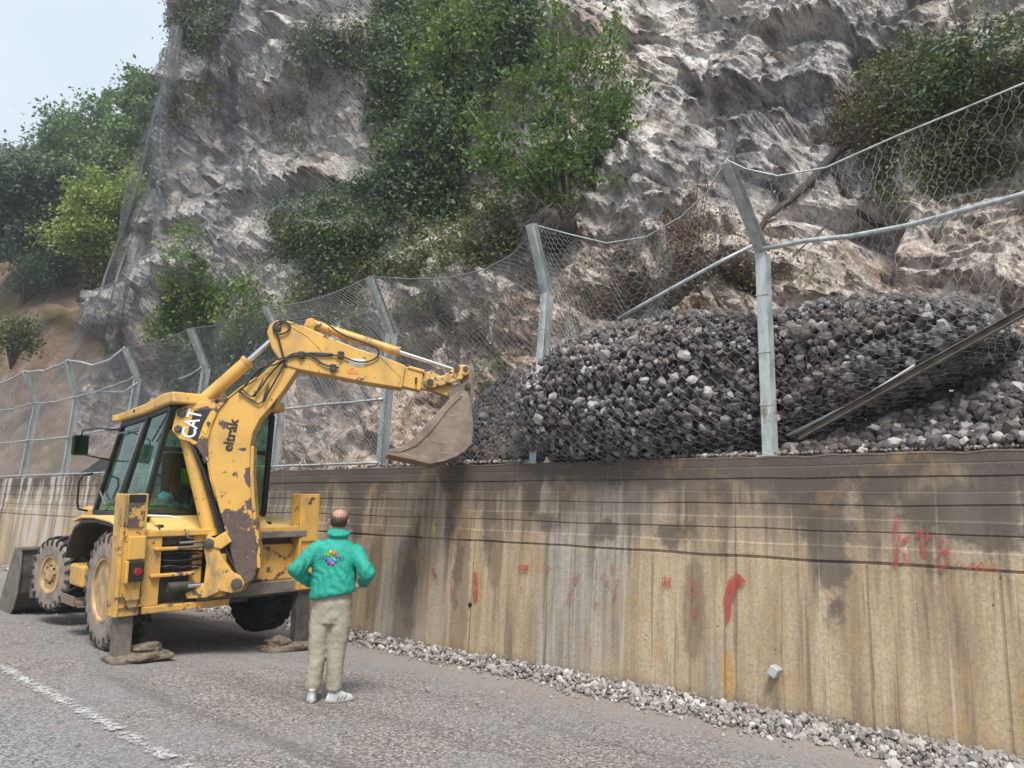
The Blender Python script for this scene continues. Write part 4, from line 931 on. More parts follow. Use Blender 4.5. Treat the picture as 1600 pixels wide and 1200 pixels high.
# kingpost casting and swing frame
plate('swing_casting', [(316, 846), (326, 838), (338, 843), (345, 868), (362, 893), (376, 900), (382, 912), (376, 924), (362, 927), (345, 924), (322, 934), (292, 936), (288, 928), (318, 912), (322, 880)], -.03, .30, YD)
plate('casting_arm', [(328, 845), (352, 830), (362, 846), (345, 858), (334, 856)], -.05, .02, Y_)
for x, y, r_ in ((328, 849, .06), (371, 912, .065)): MB().lathe([(-.07, r_*.6), (-.06, r_), (.33, r_), (.34, r_*.6)], SW(x, y, 0), MBI.to_3x3()@SN, 20).build('pin', DS, bh, auto=True)
def lb(name, lo, hi, m, parent=bh, bevel=.012, **k): return MB().box(lo, hi, **k).build(name, m, parent, bevel=bevel)
kp = MB(); kp.lathe([(0, .08), (.50, .08)], (-.14, -1.30, .66), (0, 0, 1), 16); kp.build('kingpost', YD, bh, auto=True)
fr = MB(); fr.box((-1.02, -1.22, 1.38), (1.03, -1.08, 1.45)); fr.build('frame_top_rail', YD, bh, bevel=.01)
lb('slide_bar', (.34, -1.27, 1.31), (1.04, -1.21, 1.40), M['greybeam'])
lb('frame_bottom_rail', (-.98, -1.22, .52), (.05, -1.04, .60), M['yellow_worn'])
lb('lower_beam', (-.35, -1.20, .60), (1.16, -1.04, .755), M['greybeam'])
lb('frame_column', (-1.0, -1.20, .6), (-.80, -1.06, 1.38), YD); lb('frame_column', (-.42, -1.16, .75), (-.30, -1.05, 1.38), YD)
lb('frame_bracket', (-.92, -1.26, .92), (-.42, -1.18, .96), M['yellow_worn']); lb('frame_bracket', (-.90, -1.25, 1.22), (-.38, -1.18, 1.26), M['yellow_worn'])
lb('recess_shade_panel', (-1.0, -1.04, .55), (1.05, -.98, 1.4), DS)  # added dark sheet: shade of the frame's interior put into its colour
lb('side_panel', (.22, -1.10, .76), (1.10, -1.045, 1.22), M['yellow_worn'])
lb('valve_block', (-.82, -1.15, 1.27), (-.36, -1.05, 1.34), DS)
for k in range(9):
    z_ = .97+k*.028; y_ = -1.10-.03*(k % 3); MB().tube([(-.80+.02*math.sin(k*2), y_, z_), (-.68, y_-.03, z_+.015*math.sin(k)), (-.55, y_-.02, z_-.02), (-.40, y_-.03, z_+.01*math.cos(k*3)), (-.25, y_, z_-.01)], .013, 6).build('hose', M['hose'], bh, smooth=True)
for k in range(3): MB().tube([(-.75+k*.13, -1.16, 1.44), (-.74+k*.13, -1.22, 1.32-.03*k), (-.70+k*.13, -1.17, 1.20)], .009, 6).build('hose', M['hose'], bh, smooth=True)
sc_ = MB(); sc_.lathe([(0, .055), (.30, .055), (.30, .03), (.55, .03)], (-.72, -1.22, .80), (1, 0, -.02), 16); sc_.build('swing_cylinder', DS, bh, auto=True)
sr = MB(); sr.lathe([(0, .026), (.26, .026)], (-.5, -1.26, .80), (1, 0, 0), 14); sr.build('piston_rod', M['chrome'], bh, auto=True)
mp = MB()
for z_ in (1.30, 1.245): mp.tube([(-.62, -1.24, z_), (-.33, -1.27, z_+.01)], .016, 8)
mp.tube([(-.56, -1.22, 1.46), (-.53, -1.24, 1.36), (-.46, -1.24, 1.345)], .012, 6); mp.build('steel_pipe', M['greybeam'], bh, smooth=True)
# grease and mud lumps
# stabilisers
def pad(name, x0, x1, y0, y1, z0, z1):
    bm = bmesh.new(); bmesh.ops.create_cube(bm, size=1); bmesh.ops.subdivide_edges(bm, edges=bm.edges, cuts=5, use_grid_fill=True)
    for v in bm.verts:
        q = np.array([[v.co.x*4+x0*3, v.co.y*4, v.co.z*3]]); t = v.co.x+.5; v.co.z *= 1-.0*t; k = float(pn(q)[0])*.18; v.co += v.co.normalized()*k*.5
        v.co = Vector((x0+(x1-x0)*(v.co.x+.5), y0+(y1-y0)*(v.co.y+.5), z0+(z1-z0)*(v.co.z+.5)))
    me = bpy.data.meshes.new(name); bm.to_mesh(me); bm.free(); me.materials.append(M['mud']); me.polygons.foreach_set('use_smooth', [True]*len(me.polygons)); o = bpy.data.objects.new(name, me); col.objects.link(o); return o
FEET = []
for sx in (-1, 1):
    if sx < 0: xo, xi = -1.27, -1.02
    else: xo, xi = 1.21, .95
    a0, a1 = min(xo, xi), max(xo, xi)
    s_ = MB(); s_.box((a0, -1.24, .52 if sx < 0 else .62), (a1, -1.00, 1.87)); s_.box((a0-.012, -1.255, .52 if sx < 0 else .62), (a0+.03, -.99, 1.875)); s_.box((a1-.03, -1.255, 1.0), (a1+.012, -.99, 1.875))
    st_ = s_.build('stabiliser', Y_ if sx > 0 else YD, bh, bevel=.012)
    gz = .016 if sx < 0 else -.135
    l_ = lb('sliding_leg', (a0+.04, -1.19, gz+.05), (a1-.03, -1.04, .7), M['greybeam'] if sx < 0 else DS, st_)
    pa, pb_ = (a0-.02, a1+.40) if sx < 0 else (a0-.40, a1+.02); p_ = lb('foot_pad', (pa, -1.34, gz), (pb_, -.94, gz+.06), M['mud'], st_, bevel=.02)
    FEET.append((sx, pa, pb_, gz, st_))
    if sx < 0:
        lb('end_cap', (a0+.05, -1.262, 1.78), (a1-.02, -1.25, 1.865), M['black'], st_, bevel=.003)
        wp = lb('worn_sticker', (a0+.05, -1.259, 1.50), (a1-.02, -1.25, 1.775), mat_yellow('scratched_sticker', .22, 1.0), st_, bevel=.002)
        lb('cover_plate', (a0+.07, -1.285, 1.14), (a1+.01, -1.245, 1.40), Y_, st_)
        tl = lb('tail_light', (a0+.10, -1.30, .90), (a1+.005, -1.245, 1.12), M['black'], st_); lb('lamp_guard', (a0+.055, -1.31, .885), (a0+.09, -1.24, 1.13), YD, st_)
        MB().lathe([(0, .045), (.010, .045), (.016, .02)], (a0+.185, -1.30, 1.01), (0, -1, 0), 16).build('red_lens', M['red'], tl, auto=True)
        MB().tube([(a0+.05, -1.27, .78), (a0+.12, -1.28, .60), (a1-.05, -1.27, .56), (a1, -1.26, .75)], .006, 6).build('cable', M['hose'], st_, smooth=True)
        mb = MB()
        for z_ in (.62, .70): mb.box((a0+.02, -1.262, z_), (a1, -1.25, z_+.02))
        mb.build('weld_strip', M['yellow_worn'], st_)
    else:
        lb('cover_plate', (a0+.02, -1.265, 1.25), (a1-.02, -1.25, 1.84), Y_, st_, bevel=.006)

# chassis, hood, loader
lb('chassis', (-.42, -.95, .50), (.42, 3.0, .98), DS); lb('engine_hood', (-.46, 1.45, .98), (.46, 3.05, 1.62), Y_, bevel=.05); lb('grille', (-.40, 3.05, 1.02), (.40, 3.09, 1.5), M['black'])
for sx in (-1, 1):
    A = [(sx*.60, y, z) for y, z in ((1.1, 1.25), (1.25, 1.42), (2.9, 1.02), (3.55, .52), (3.58, .30), (3.42, .30), (2.75, .82), (1.15, 1.1))]
    MB().prism(A, [(x+sx*.12, y, z) for x, y, z in A]).build('loader_arm', Y_, bh, bevel=.015)
    cy = MB(); cy.lathe([(0, .055), (.75, .055), (.75, .03), (1.25, .03)], (sx*.66, 1.5, .75), (0, 1, .02), 14); cy.build('lift_cylinder', YD, bh, auto=True)
    lb('fuel_tank' if sx < 0 else 'battery_box', (sx*1.05 if sx < 0 else .5, .75, .62), (-.5 if sx < 0 else 1.05, 1.30, .90), Y_, bevel=.03)
st_p = MB(); st_p.box((-1.10, .85, .38), (-.72, 1.40, .42)); st_p.box((-1.10, .85, .42), (-1.08, 1.40, .50)); st_p.box((-.76, 1.0, .42), (-.72, 1.04, .62)); st_p.build('step', M['rust_steel'], bh)
lb('indicator_lamp', (-.95, 1.55, 1.13), (-.86, 1.85, 1.20), M['red'], rot=('X', .5))
# front bucket
prof = [(3.50, .95), (3.46, .60), (3.50, .28), (3.62, .06), (3.82, -.06), (4.45, -.10), (4.45, -.07), (3.84, -.03), (3.66, .10), (3.54, .32), (3.50, .60), (3.54, .95)]
lbk = MB().prism([(-1.14, y, z) for y, z in prof], [(1.14, y, z) for y, z in prof]).build('loader_bucket', M['darksteel'], bh, bevel=.006)
sidep = [(3.46, .96), (3.42, .60), (3.47, .26), (3.60, .04), (3.82, -.10), (4.50, -.12), (4.55, -.05), (3.85, .96)]
for sx in (-1.16, 1.14): MB().prism([(sx, y, z) for y, z in sidep], [(sx+.025, y, z) for y, z in sidep]).build('side_plate', M['greybeam'], lbk, bevel=.005)
lb('top_edge', (-1.16, 3.44, .93), (1.16, 3.62, .98), M['greybeam'], lbk)
mb = MB(); mb.box((-.98, 3.36, .2), (-.92, 3.50, .85)); mb.box((-.80, 3.36, .2), (-.74, 3.50, .85)); mb.box((.74, 3.36, .2), (.8, 3.5, .85)); mb.box((.92, 3.36, .2), (.98, 3.5, .85)); mb.build('bracket', M['greybeam'], lbk, bevel=.005)
MB().lathe([(0, .028), (.5, .028)], (-.96, 3.33, .82), (0, .02, -1), 12).build('tilt_rod', M['chrome'], lbk, auto=True)

# wheels
def wheel(cx_, cy, cz, R, W, rr, steer, side, front):
    root = empty('wheel'); root.parent = bh; root.location = (cx_, cy, cz); root.rotation_euler = (0, 0, steer)
    hw = W/2; t = MB()
    prof = [(-hw*.80, rr), (-hw*.98, rr+.03), (-hw, rr+(R-rr)*.5), (-hw*.93, R*.93), (-hw*.72, R*.965), (0, R*.975), (hw*.72, R*.965), (hw*.93, R*.93), (hw, rr+(R-rr)*.5), (hw*.98, rr+.03), (hw*.80, rr)]
    t.lathe(prof[:5], (0, 0, 0), (1, 0, 0), 56, 0 if side > 0 else 1); t.lathe(prof[4:7], (0, 0, 0), (1, 0, 0), 56, 0); t.lathe(prof[6:], (0, 0, 0), (1, 0, 0), 56, 1 if side > 0 else 0)
    n = 24 if not front else 22
    for k in range(n):        # chevron lugs wrapping over the shoulder
        for s_ in (-1, 1):
            a0 = 2*math.pi*(k+(.5 if s_ > 0 else 0))/n; V = []
            for u, rad in ((0.04, R*.97), (.45, R*.972), (.80, R*.955), (1.0, R*.90), (1.015, R*.82)):
                for da, h in ((-.042, 0), (-.034, 1), (.034, 1), (.042, 0)):
                    a = a0+da+s_*0+u*.16; r_ = rad+(R*(.075 if front else .055) if h else -.01)*(1 if u < .95 else .8); xx = s_*hw*u*(1.0 if not h or u < .9 else 1.03)
                    V.append((xx, r_*math.cos(a), r_*math.sin(a)))
            Fq = [[4*i+j, 4*i+j+1, 4*i+j+5, 4*i+j+4] for i in range(4) for j in range(3)]+[[0, 1, 2, 3], [16, 19, 18, 17]]
            t.add(V, Fq, 1 if (s_ == side and False) else 0)
    ty = t.build('tyre', [M['tyre_front'] if front else M['tyre'], M['tyre_mud']] if side < 0 else [M['tyre_dark'], M['tyre_dark']], root, auto=True)
    r_ = MB(); o_ = side*hw
    dish = [(o_*.82, rr+.012), (o_*.98, rr+.02), (o_*.96, rr-.012), (o_*.60, rr*.93), (o_*.10, rr*.86), (o_*.0, rr*.55), (o_*.12, rr*.42), (o_*.14, rr*.30), (o_*.34, rr*.27), (o_*.36, .02)] if not front else \
           [(o_*.82, rr+.012), (o_*.98, rr+.02), (o_*.94, rr-.012), (o_*.66, rr*.9), (o_*.55, rr*.6), (o_*.80, rr*.5), (o_*.84, rr*.42), (o_*1.0, rr*.38), (o_*1.05, rr*.2), (o_*1.05, .01)]
    r_.lathe(dish, (0, 0, 0), (1, 0, 0), 40); 
    rim = r_.build('rim', M['rim'] if side < 0 else DS, root, auto=True)
    nb = MB(); kk = 8
    for k in range(kk):
        a = 2*math.pi*k/kk; rb = rr*(.40 if not front else .50); nb.lathe([(0, .014), (side*.03, .014)], (o_*(.14 if not front else .82), rb*math.cos(a), rb*math.sin(a)), (1, 0, 0), 6)
    nb.build('wheel_nut', DS, root); return root
wheel(-.90, -.20, .70, .70, .40, .37, 0, -1, False); wheel(.98, -.20, .68, .70, .42, .37, 0, 1, False)
wheel(-.86, 2.36, .66, .52, .36, .25, R_(13), -1, True); wheel(.78, 2.33, .62, .50, .30, .24, R_(14), 1, True)
ax = MB(); ax.lathe([(0, .09), (1.7, .09)], (-.85, -.2, .70), (1, 0, 0), 16); ax.lathe([(0, .24), (.34, .24)], (-.17, -.2, .70), (1, 0, 0), 18); ax.lathe([(0, .07), (1.5, .07)], (-.75, 2.33, .64), (1, 0, 0), 14); ax.build('axle', DS, bh, auto=True)

# fenders and deck
for sx in (-1, 1):
    pf = [(-.98, 1.34), (-.82, 1.46), (-.35, 1.545), (.25, 1.575), (.80, 1.56), (1.12, 1.50)]
    P1_ = [(y, z) for y, z in pf]+[(y, z-.035) for y, z in pf[::-1]]
    xa, xb = (-1.12, -.70) if sx < 0 else (.70, 1.12)
    MB().prism([(xa, y, z) for y, z in P1_], [(xb, y, z) for y, z in P1_]).build('fender', M['cream'], bh, bevel=.01)
    pg = [(-.98, 1.29), (-.35, 1.50), (.25, 1.53), (.80, 1.50), (1.12, 1.40), (1.34, 1.16), (1.40, 1.0)]; A_q = [(y, z) for y, z in pg]+[(y*.97, z-.04) for y, z in pg[::-1]]
    MB().prism([(xa+.02, y, z) for y, z in A_q], [(xb-.02, y, z) for y, z in A_q]).build('mudguard', M['black'], bh, bevel=.01)
    lb('inner_wheel_arch', (sx*.70-.02, -.9, .9), (sx*.70+.02, 1.0, 1.5), M['black'])
deck = MB().prism([(-.72, y, z) for y, z in ((-1.0, 1.43), (-.5, 1.60), (-.5, 1.4), (-1.0, 1.38))], [(.72, y, z) for y, z in ((-1.0, 1.43), (-.5, 1.60), (-.5, 1.4), (-1.0, 1.38))]).build('rear_deck', M['cream'], bh, bevel=.01)
MB().tube([(-.78, -.56, 1.60), (-.5, -.58, 1.585), (-.25, -.6, 1.535), (0, -.6, 1.49)], .014, 6).build('trim_strip', M['white'], bh, smooth=True)
# cab
def lerp3(a, b, t): return tuple(x+(y-x)*t for x, y in zip(a, b))
HB, HT = .80, .67
def cabpt(side, k, top):
    y, z = {('r', 0): (-.50, 1.58), ('r', 1): (-.84, 2.93), ('b', 0): (.40, 1.58), ('b', 1): (-.12, 2.86), ('f', 0): (1.30, 1.58), ('f', 1): (.84, 2.80)}[(k, top)]
    return (side*(HT if top else HB), y, z)
cab = MB()
def bar3(a, b, w1, w2, mb=None):
    a, b = Vector(a), Vector(b); d_ = (b-a).normalized(); x_ = Vector((1, 0, 0)); x_ = (x_-d_*x_.dot(d_)).normalized() if abs(d_.x) < .9 else Vector((0, 1, 0)); y_ = d_.cross(x_)
    A = [a+x_*s_*w1+y_*t*w2 for s_, t in ((-1, -1), (1, -1), (1, 1), (-1, 1))]; (mb or cab).prism(A, [p+(b-a) for p in A])
for s_ in (-1, 1):
    for k, w_ in (('r', .038), ('b', .030), ('f', .035)): bar3(cabpt(s_, k, 0), cabpt(s_, k, 1), .03, w_)
    bar3(cabpt(s_, 'r', 1), cabpt(s_, 'b', 1), .03, .03); bar3(cabpt(s_, 'b', 1), cabpt(s_, 'f', 1), .03, .04)
    bar3(cabpt(s_, 'r', 0), cabpt(s_, 'f', 0), .03, .03)
bar3(cabpt(-1, 'r', 0), cabpt(1, 'r', 0), .03, .03); bar3(cabpt(-1, 'r', 1), cabpt(1, 'r', 1), .04, .03); bar3(cabpt(-1, 'f', 0), cabpt(1, 'f', 0), .03, .03); bar3(cabpt(-1, 'f', 1), cabpt(1, 'f', 1), .03, .03)
rm0, rm1 = lerp3(cabpt(-1, 'r', 0), cabpt(1, 'r', 0), .36), lerp3(cabpt(-1, 'r', 1), cabpt(1, 'r', 1), .36); bar3(rm0, lerp3(rm0, rm1, .62), .016, .022)
ra, rb = lerp3(cabpt(-1, 'r', 0), cabpt(-1, 'r', 1), .62), lerp3(cabpt(1, 'r', 0), cabpt(1, 'r', 1), .62); bar3(ra, rb, .02, .03)
cab.box((-.78, -.46, 1.30), (.78, 1.34, 1.56)); cabo = cab.build('cab_frame', M['black'], bh, bevel=.008)
def pane(name, pts, off):
    pts = [Vector(p) for p in pts]; c = sum(pts, Vector())/len(pts); n_ = (pts[1]-pts[0]).cross(pts[2]-pts[0]).normalized(); pts = [c+(p-c)*.965+n_*off for p in pts]
    return MB().prism(pts, [p+n_*.006 for p in pts]).build(name, M['glass'], cabo)
for s_ in (-1, 1):
    pane('side_window', [cabpt(s_, 'b', 0), cabpt(s_, 'f', 0), cabpt(s_, 'f', 1), cabpt(s_, 'b', 1)], 0); pane('side_window', [cabpt(s_, 'r', 0), cabpt(s_, 'b', 0), cabpt(s_, 'b', 1), cabpt(s_, 'r', 1)], 0)
pane('rear_window', [cabpt(-1, 'r', 0), cabpt(1, 'r', 0), rb, ra], 0); pane('rear_window', [ra, rb, cabpt(1, 'r', 1), cabpt(-1, 'r', 1)], 0); pane('windscreen', [cabpt(-1, 'f', 0), cabpt(1, 'f', 0), cabpt(1, 'f', 1), cabpt(-1, 'f', 1)], 0)
# door frame outline on the left side
df = MB(); q = [lerp3(cabpt(-1, 'f', 0), cabpt(-1, 'f', 1), .22), lerp3(cabpt(-1, 'f', 0), cabpt(-1, 'f', 1), .94), lerp3(cabpt(-1, 'b', 0), cabpt(-1, 'b', 1), .94), lerp3(cabpt(-1, 'b', 0), cabpt(-1, 'b', 1), .14), lerp3(cabpt(-1, 'b', 0), cabpt(-1, 'f', 0), .45)]
q = [Vector(p)+Vector((-.04, 0, .0)) for p in q]; c = sum(q, Vector())/5; q = [c+(p-c)*.9 for p in q]; q[4].z += .06
df.tube(q+[q[0]], .014, 6); df.build('door_seal', plain('grey_rubber', (.14, .15, .15), .6), cabo, smooth=True)
roofp = [(.98, 2.83), (.98, 2.94), (-.10, 3.02), (-.72, 3.11), (-1.02, 3.11), (-1.06, 2.97), (-.80, 2.96), (-.10, 2.89)]
rf = MB().prism([(-.75, y, z) for y, z in roofp], [(.75, y, z) for y, z in roofp]).build('roof', Y_, bh, bevel=.025)
lb('work_lamp', (-.79, .82, 2.85), (-.745, .95, 2.93), M['cream'], rf, bevel=.006); lb('roof_bolt', (-.765, .2, 2.93), (-.748, .23, 2.96), M['black'], rf, bevel=0)
mb = MB(); mb.tube([(-.70, .85, 2.72), (-.95, .98, 2.74), (-1.12, 1.02, 2.70), (-1.14, 1.02, 2.62)], .012, 6); mb.tube([(-1.14, 1.02, 2.40), (-1.05, 1.0, 2.36), (-.74, .95, 2.30)], .012, 6)
mr = mb.build('mirror_arm', M['black'], bh, smooth=True)
lb('mirror', (-1.24, 1.01, 2.36), (-1.03, 1.06, 2.64), M['black'], mr, bevel=.03); lb('mirror_glass', (-1.225, .995, 2.375), (-1.045, 1.008, 2.625), M['mirror_green_image'], mr, bevel=.003)
MB().tube([(-.86, 1.32, 2.12), (-.98, 1.34, 2.10), (-1.02, 1.36, 2.0), (-1.0, 1.42, 1.72), (-.97, 1.44, 1.62), (-.86, 1.42, 1.60)], .015, 8).build('grab_handle', M['black'], bh, smooth=True)
MB().tube([Vector(cabpt(-1, 'r', 1))+Vector((-.03, 0, -.05)), Vector(lerp3(cabpt(-1, 'r', 1), cabpt(-1, 'b', 0), .30))+Vector((-.03, 0, 0))], .01, 6).build('wiper', M['black'], cabo)
# interior
seat = MB(); seat.box((-.26, -.02, 1.62), (.26, .42, 1.80)); seat.box((-.25, .36, 1.78), (.25, .52, 2.42)); seat.build('seat', M['seat'], bh, bevel=.05)
lb('console', (-.20, -.36, 1.56), (.30, -.16, 1.92), M['seat']); lv = MB()
for x in (-.12, .05, .2): lv.tube([(x, -.3, 1.98), (x, -.27, 2.2)], .012, 6); lv.lathe([(0, .02), (.05, .03), (.07, .01)], (x, -.27, 2.2), (0, 0, 1), 10)
lv.build('lever', M['seat'], bh); sw_ = MB(); sw_.tube([(.18*math.cos(a), .86+.1*math.sin(a), 2.18+.15*math.sin(a)) for a in np.linspace(0, 2*math.pi, 20)], .014, 6); sw_.tube([(0, 1.15, 1.6), (0, .87, 2.17)], .03, 8); sw_.build('steering_wheel', M['seat'], bh, smooth=True)
# load lying on the rear deck inside the glass
def lumpy(name, c, r, m, n=2, amp=.25, parent=None, seed=0.):
    bm = bmesh.new(); bmesh.ops.create_icosphere(bm, subdivisions=3, radius=1); pts = np.array([v.co[:] for v in bm.verts]); k = 1+amp*fbm(pts*1.8+seed, n+1)
    for v, kk in zip(bm.verts, k): v.co = Vector((c[0]+v.co.x*kk*r[0], c[1]+v.co.y*kk*r[1], c[2]+v.co.z*kk*r[2]))
    me = bpy.data.meshes.new(name); bm.to_mesh(me); bm.free(); me.materials.append(m); me.polygons.foreach_set('use_smooth', [True]*len(me.polygons)); o = bpy.data.objects.new(name, me); col.objects.link(o)
    if parent: o.parent = parent
    return o
for sx, pa, pb_, gz, st_ in FEET:
    lumpy('mud_clod', ((pa+pb_)/2, -1.14, gz+.045), ((pb_-pa)*.53, .22, .05), M['mud'], 3, .25, st_, 4+sx)
    lumpy('mud_clod', ((pa+pb_)/2+.10*(-sx), -1.12, gz+.10), (.17, .13, .07), M['mud'], 3, .4, st_, 9+sx)
lb('parcel_shelf', (-.74, -.44, 1.58), (.3, -.2, 1.66), M['seat'])
def wtag(o, *a):   # free-standing thing placed in machine coordinates
    o.matrix_world = MBH; return tag(o, *a)
wtag(lumpy('plastic_bag', (-.46, -.33, 1.80), (.10, .06, .075), M['blue_bag'], 3, .45, seed=3), 'crumpled light blue plastic bag behind the cab rear window', 'bag')
wtag(lumpy('folded_cloth', (-.46, -.33, 1.70), (.21, .07, .055), M['cloth'], 3, .3, seed=8), 'pale grey-green cloth bundle under the blue bag in the cab', 'cloth')
wtag(lumpy('rag', (-.20, -.33, 1.69), (.06, .05, .045), M['cloth'], 3, .3, seed=18), 'small rolled rag beside the cloth bundle in the cab', 'rag')
cv = lumpy('hanging_bag', (-.60, .15, 2.52), (.05, .05, .20), M['curtain'], 3, .3, seed=30); wtag(cv, 'aqua plastic bag hanging inside the cab side window', 'bag')
MB().tube([(-.66, -.05, 1.66), (-.63, -.12, 2.0), (-.6, -.2, 2.3)], .02, 6).build('hose', M['curtain'], bh, smooth=True)
# ================================================================== PEOPLE
SKIN = plain('skin', (.42, .235, .165), .55, 0, .08, 20)
def hcap(mb, a, b, ra, rb, n=14, mi=0, sq=1.0, fl=None):
    """tapering limb between two joints with rounded ends"""
    a, b = Vector(a), Vector(b); d_ = b-a; Ln = d_.length; pr = []
    for t in (-1, -.8, -.45, 0): pr.append((t*ra, ra*math.sqrt(max(0, 1-t*t))+1e-4))
    for t in (.25, .5, .75): pr.append((Ln*t, ra+(rb-ra)*t+.0))
    for t in (0, .45, .8, 1): pr.append((Ln+t*rb, rb*math.sqrt(max(0, 1-t*t))+1e-4))
    return mb.lathe(pr, a, d_, n, mi)
def ell_loft(mb, rings, n=20, mi=0):
    """rings: (cx,cy,z,rx,ry,tiltfunc)"""
    V = []
    for r in rings:
        cx_, cy, z, rx, ry = r[:5]; e = r[5] if len(r) > 5 else 1.; tl = r[6] if len(r) > 6 else 0.
        for j in range(n):
            q = 2*math.pi*j/n; c, s_ = math.cos(q), math.sin(q); x = cx_+rx*math.copysign(abs(c)**e, c); V.append((x, cy+ry*math.copysign(abs(s_)**e, s_), z+tl*(x-cx_)))
    k = len(rings); Fq = [[i*n+j, i*n+(j+1) % n, (i+1)*n+(j+1) % n, (i+1)*n+j] for i in range(k-1) for j in range(n)]+[list(range(n))[::-1], [(k-1)*n+j for j in range(n)]]
    return mb.add(V, Fq, mi)
def organic(mb, name, m, parent, vox, smooth=6, folds=None):
    o = mb.build(name, m, parent, smooth=True); r = o.modifiers.new('remesh', 'REMESH'); r.mode = 'VOXEL'; r.voxel_size = vox; r.use_smooth_shade = True
    s_ = o.modifiers.new('smooth', 'SMOOTH'); s_.factor = .5; s_.iterations = smooth
    if folds:
        # evaluate now and push real folds into the cloth
        bpy.context.view_layer.update(); dg = bpy.context.evaluated_depsgraph_get(); me = bpy.data.meshes.new_from_object(o.evaluated_get(dg)); o.modifiers.clear(); o.data = me
        n = len(me.vertices); co_ = np.empty(n*3, np.float32); me.vertices.foreach_get('co', co_); co_ = co_.reshape(-1, 3).astype(float); no = np.empty(n*3, np.float32); me.vertices.foreach_get('normal', no); no = no.reshape(-1, 3)
        co_ = co_+no*folds(co_)[:, None]; me.vertices.foreach_set('co', co_.astype(np.float32).ravel()); me.update(); me.polygons.foreach_set('use_smooth', [True]*len(me.polygons))
        me.materials.clear(); me.materials.append(m)
    return o
face_az = math.atan2(4.607, 5.953)+R_(6)      # facing, clockwise from +Y
man = empty('person', (4.60, 5.95, 0), (0, 0, -face_az))
tag(man, 'balding man seen from behind in a teal green windbreaker and khaki trousers, hands on hips', 'person')
# local frame: x right, y forward, z up; photo's lateral ~ x
b = MB()
# head (turned slightly right), neck
hc = Vector((-.055, .02, 1.665))
ell_loft(b, [(hc.x, .015, 1.545, .035, .045), (hc.x, .012, 1.575, .058, .070), (hc.x, .010, 1.61, .068, .085), (hc.x, .004, 1.65, .075, .094), (hc.x, 0, 1.69, .078, .098), (hc.x, -.002, 1.725, .070, .090), (hc.x, -.004, 1.75, .048, .064), (hc.x, -.004, 1.763, .018, .026)])
b.add([(hc.x+.045, .085, 1.66), (hc.x+.075, .115, 1.625), (hc.x+.025, .10, 1.62), (hc.x+.05, .08, 1.60)], [(0, 1, 2), (0, 3, 1), (2, 1, 3), (0, 2, 3)])   # nose
for s_ in (-1, 1): ell_loft(b, [(hc.x+s_*.080, -.002, 1.605, .008, .012), (hc.x+s_*.085, -.006, 1.625, .012, .020), (hc.x+s_*.088, -.010, 1.650, .013, .024), (hc.x+s_*.086, -.012, 1.672, .009, .018)], 10)
hcap(b, (-.045, -.01, 1.43), (-.052, .0, 1.58), .062, .058)
# trunk, legs under the clothes
ell_loft(b, [(-.04, 0, .86, .14, .10), (-.04, 0, 1.0, .15, .10), (-.05, 0, 1.2, .15, .10), (-.05, 0, 1.38, .17, .10), (-.05, 0, 1.46, .09, .07)])
hcap(b, (-.13, 0, .88), (-.13, .01, .47), .08, .055); hcap(b, (-.13, .01, .47), (-.14, -.01, .10), .05, .04); hcap(b, (.05, 0, .88), (.03, .02, .47), .08, .055); hcap(b, (.03, .02, .47), (.045, -.01, .10), .05, .04)
# arms: shoulder, elbow, wrist
ARM = {-1: (Vector((-.25, -.01, 1.39)), Vector((-.40, -.13, 1.18)), Vector((-.27, .09, 1.05))), 1: (Vector((.17, -.01, 1.37)), Vector((.275, -.16, 1.18)), Vector((.225, .02, 1.065)))}
for s_, (S_, E_, W_) in ARM.items():
    hcap(b, S_, E_, .045, .038); hcap(b, E_, W_, .036, .026)
    # hand: palm laid on the hip, fingers forward/inward, thumb back
    inw = Vector((-s_, 0, 0)); palm_c = W_+Vector((-s_*.045, -.045 if s_ > 0 else .03, -.012))
    hx = (palm_c-W_).normalized(); hcap(b, W_, palm_c, .027, .034, 12)
    for k in range(4):
        base = palm_c+Vector((0, 0, .028-.019*k))+hx*.018; f1 = base+hx*(.036-.003*abs(k-1))+Vector((0, -.004, -.006-.003*k)); f2 = f1+hx*(.028-.003*abs(k-1))+Vector((0, .006, -.012-.002*k))
        hcap(b, base, f1, .0095, .0088, 8); hcap(b, f1, f2, .0088, .0072, 8)
    t0 = W_+Vector((0, 0, .022))+hx*.02; t1 = t0+Vector((s_*.0, -.01, .034))+hx*.012; hcap(b, t0, t1, .011, .010, 8); hcap(b, t1, t1+hx*.028+Vector((0, 0, .008)), .010, .008, 8)
body = organic(b, 'body', SKIN, man, .0065, 3)
# hair: short dark fringe round the sides and back
HAIR = plain('dark_short_hair', (.045, .028, .02), .8, 0, .4, 60, .6)
h = MB(); V = []; n = 40; rows_ = [1.578, 1.60, 1.63, 1.66, 1.69, 1.712]
for z_ in rows_:
    k = math.sqrt(max(0, 1-((z_-1.672)/.098)**2)); 
    for j in range(n+1):
        q = R_(-200)+R_(220)*j/n; V.append((hc.x+(.0855*k)*math.cos(q), .0+(.106*k)*math.sin(q)-.004, z_+.012*math.sin(j*1.7)*(z_ > 1.70)-.03*(z_ > 1.68)*max(0, -math.sin(q))))
Vn = len(V); V2 = [(hc.x+(x-hc.x)*.9, y*.9, z) for x, y, z in V]
Fq = [[i*(n+1)+j, i*(n+1)+j+1, (i+1)*(n+1)+j+1, (i+1)*(n+1)+j] for i in range(5) for j in range(n)]
h.add(V, Fq); o = h.build('hair', HAIR, man, smooth=True); s_ = o.modifiers.new('solid', 'SOLIDIFY'); s_.thickness = .012; s_.offset = -.6
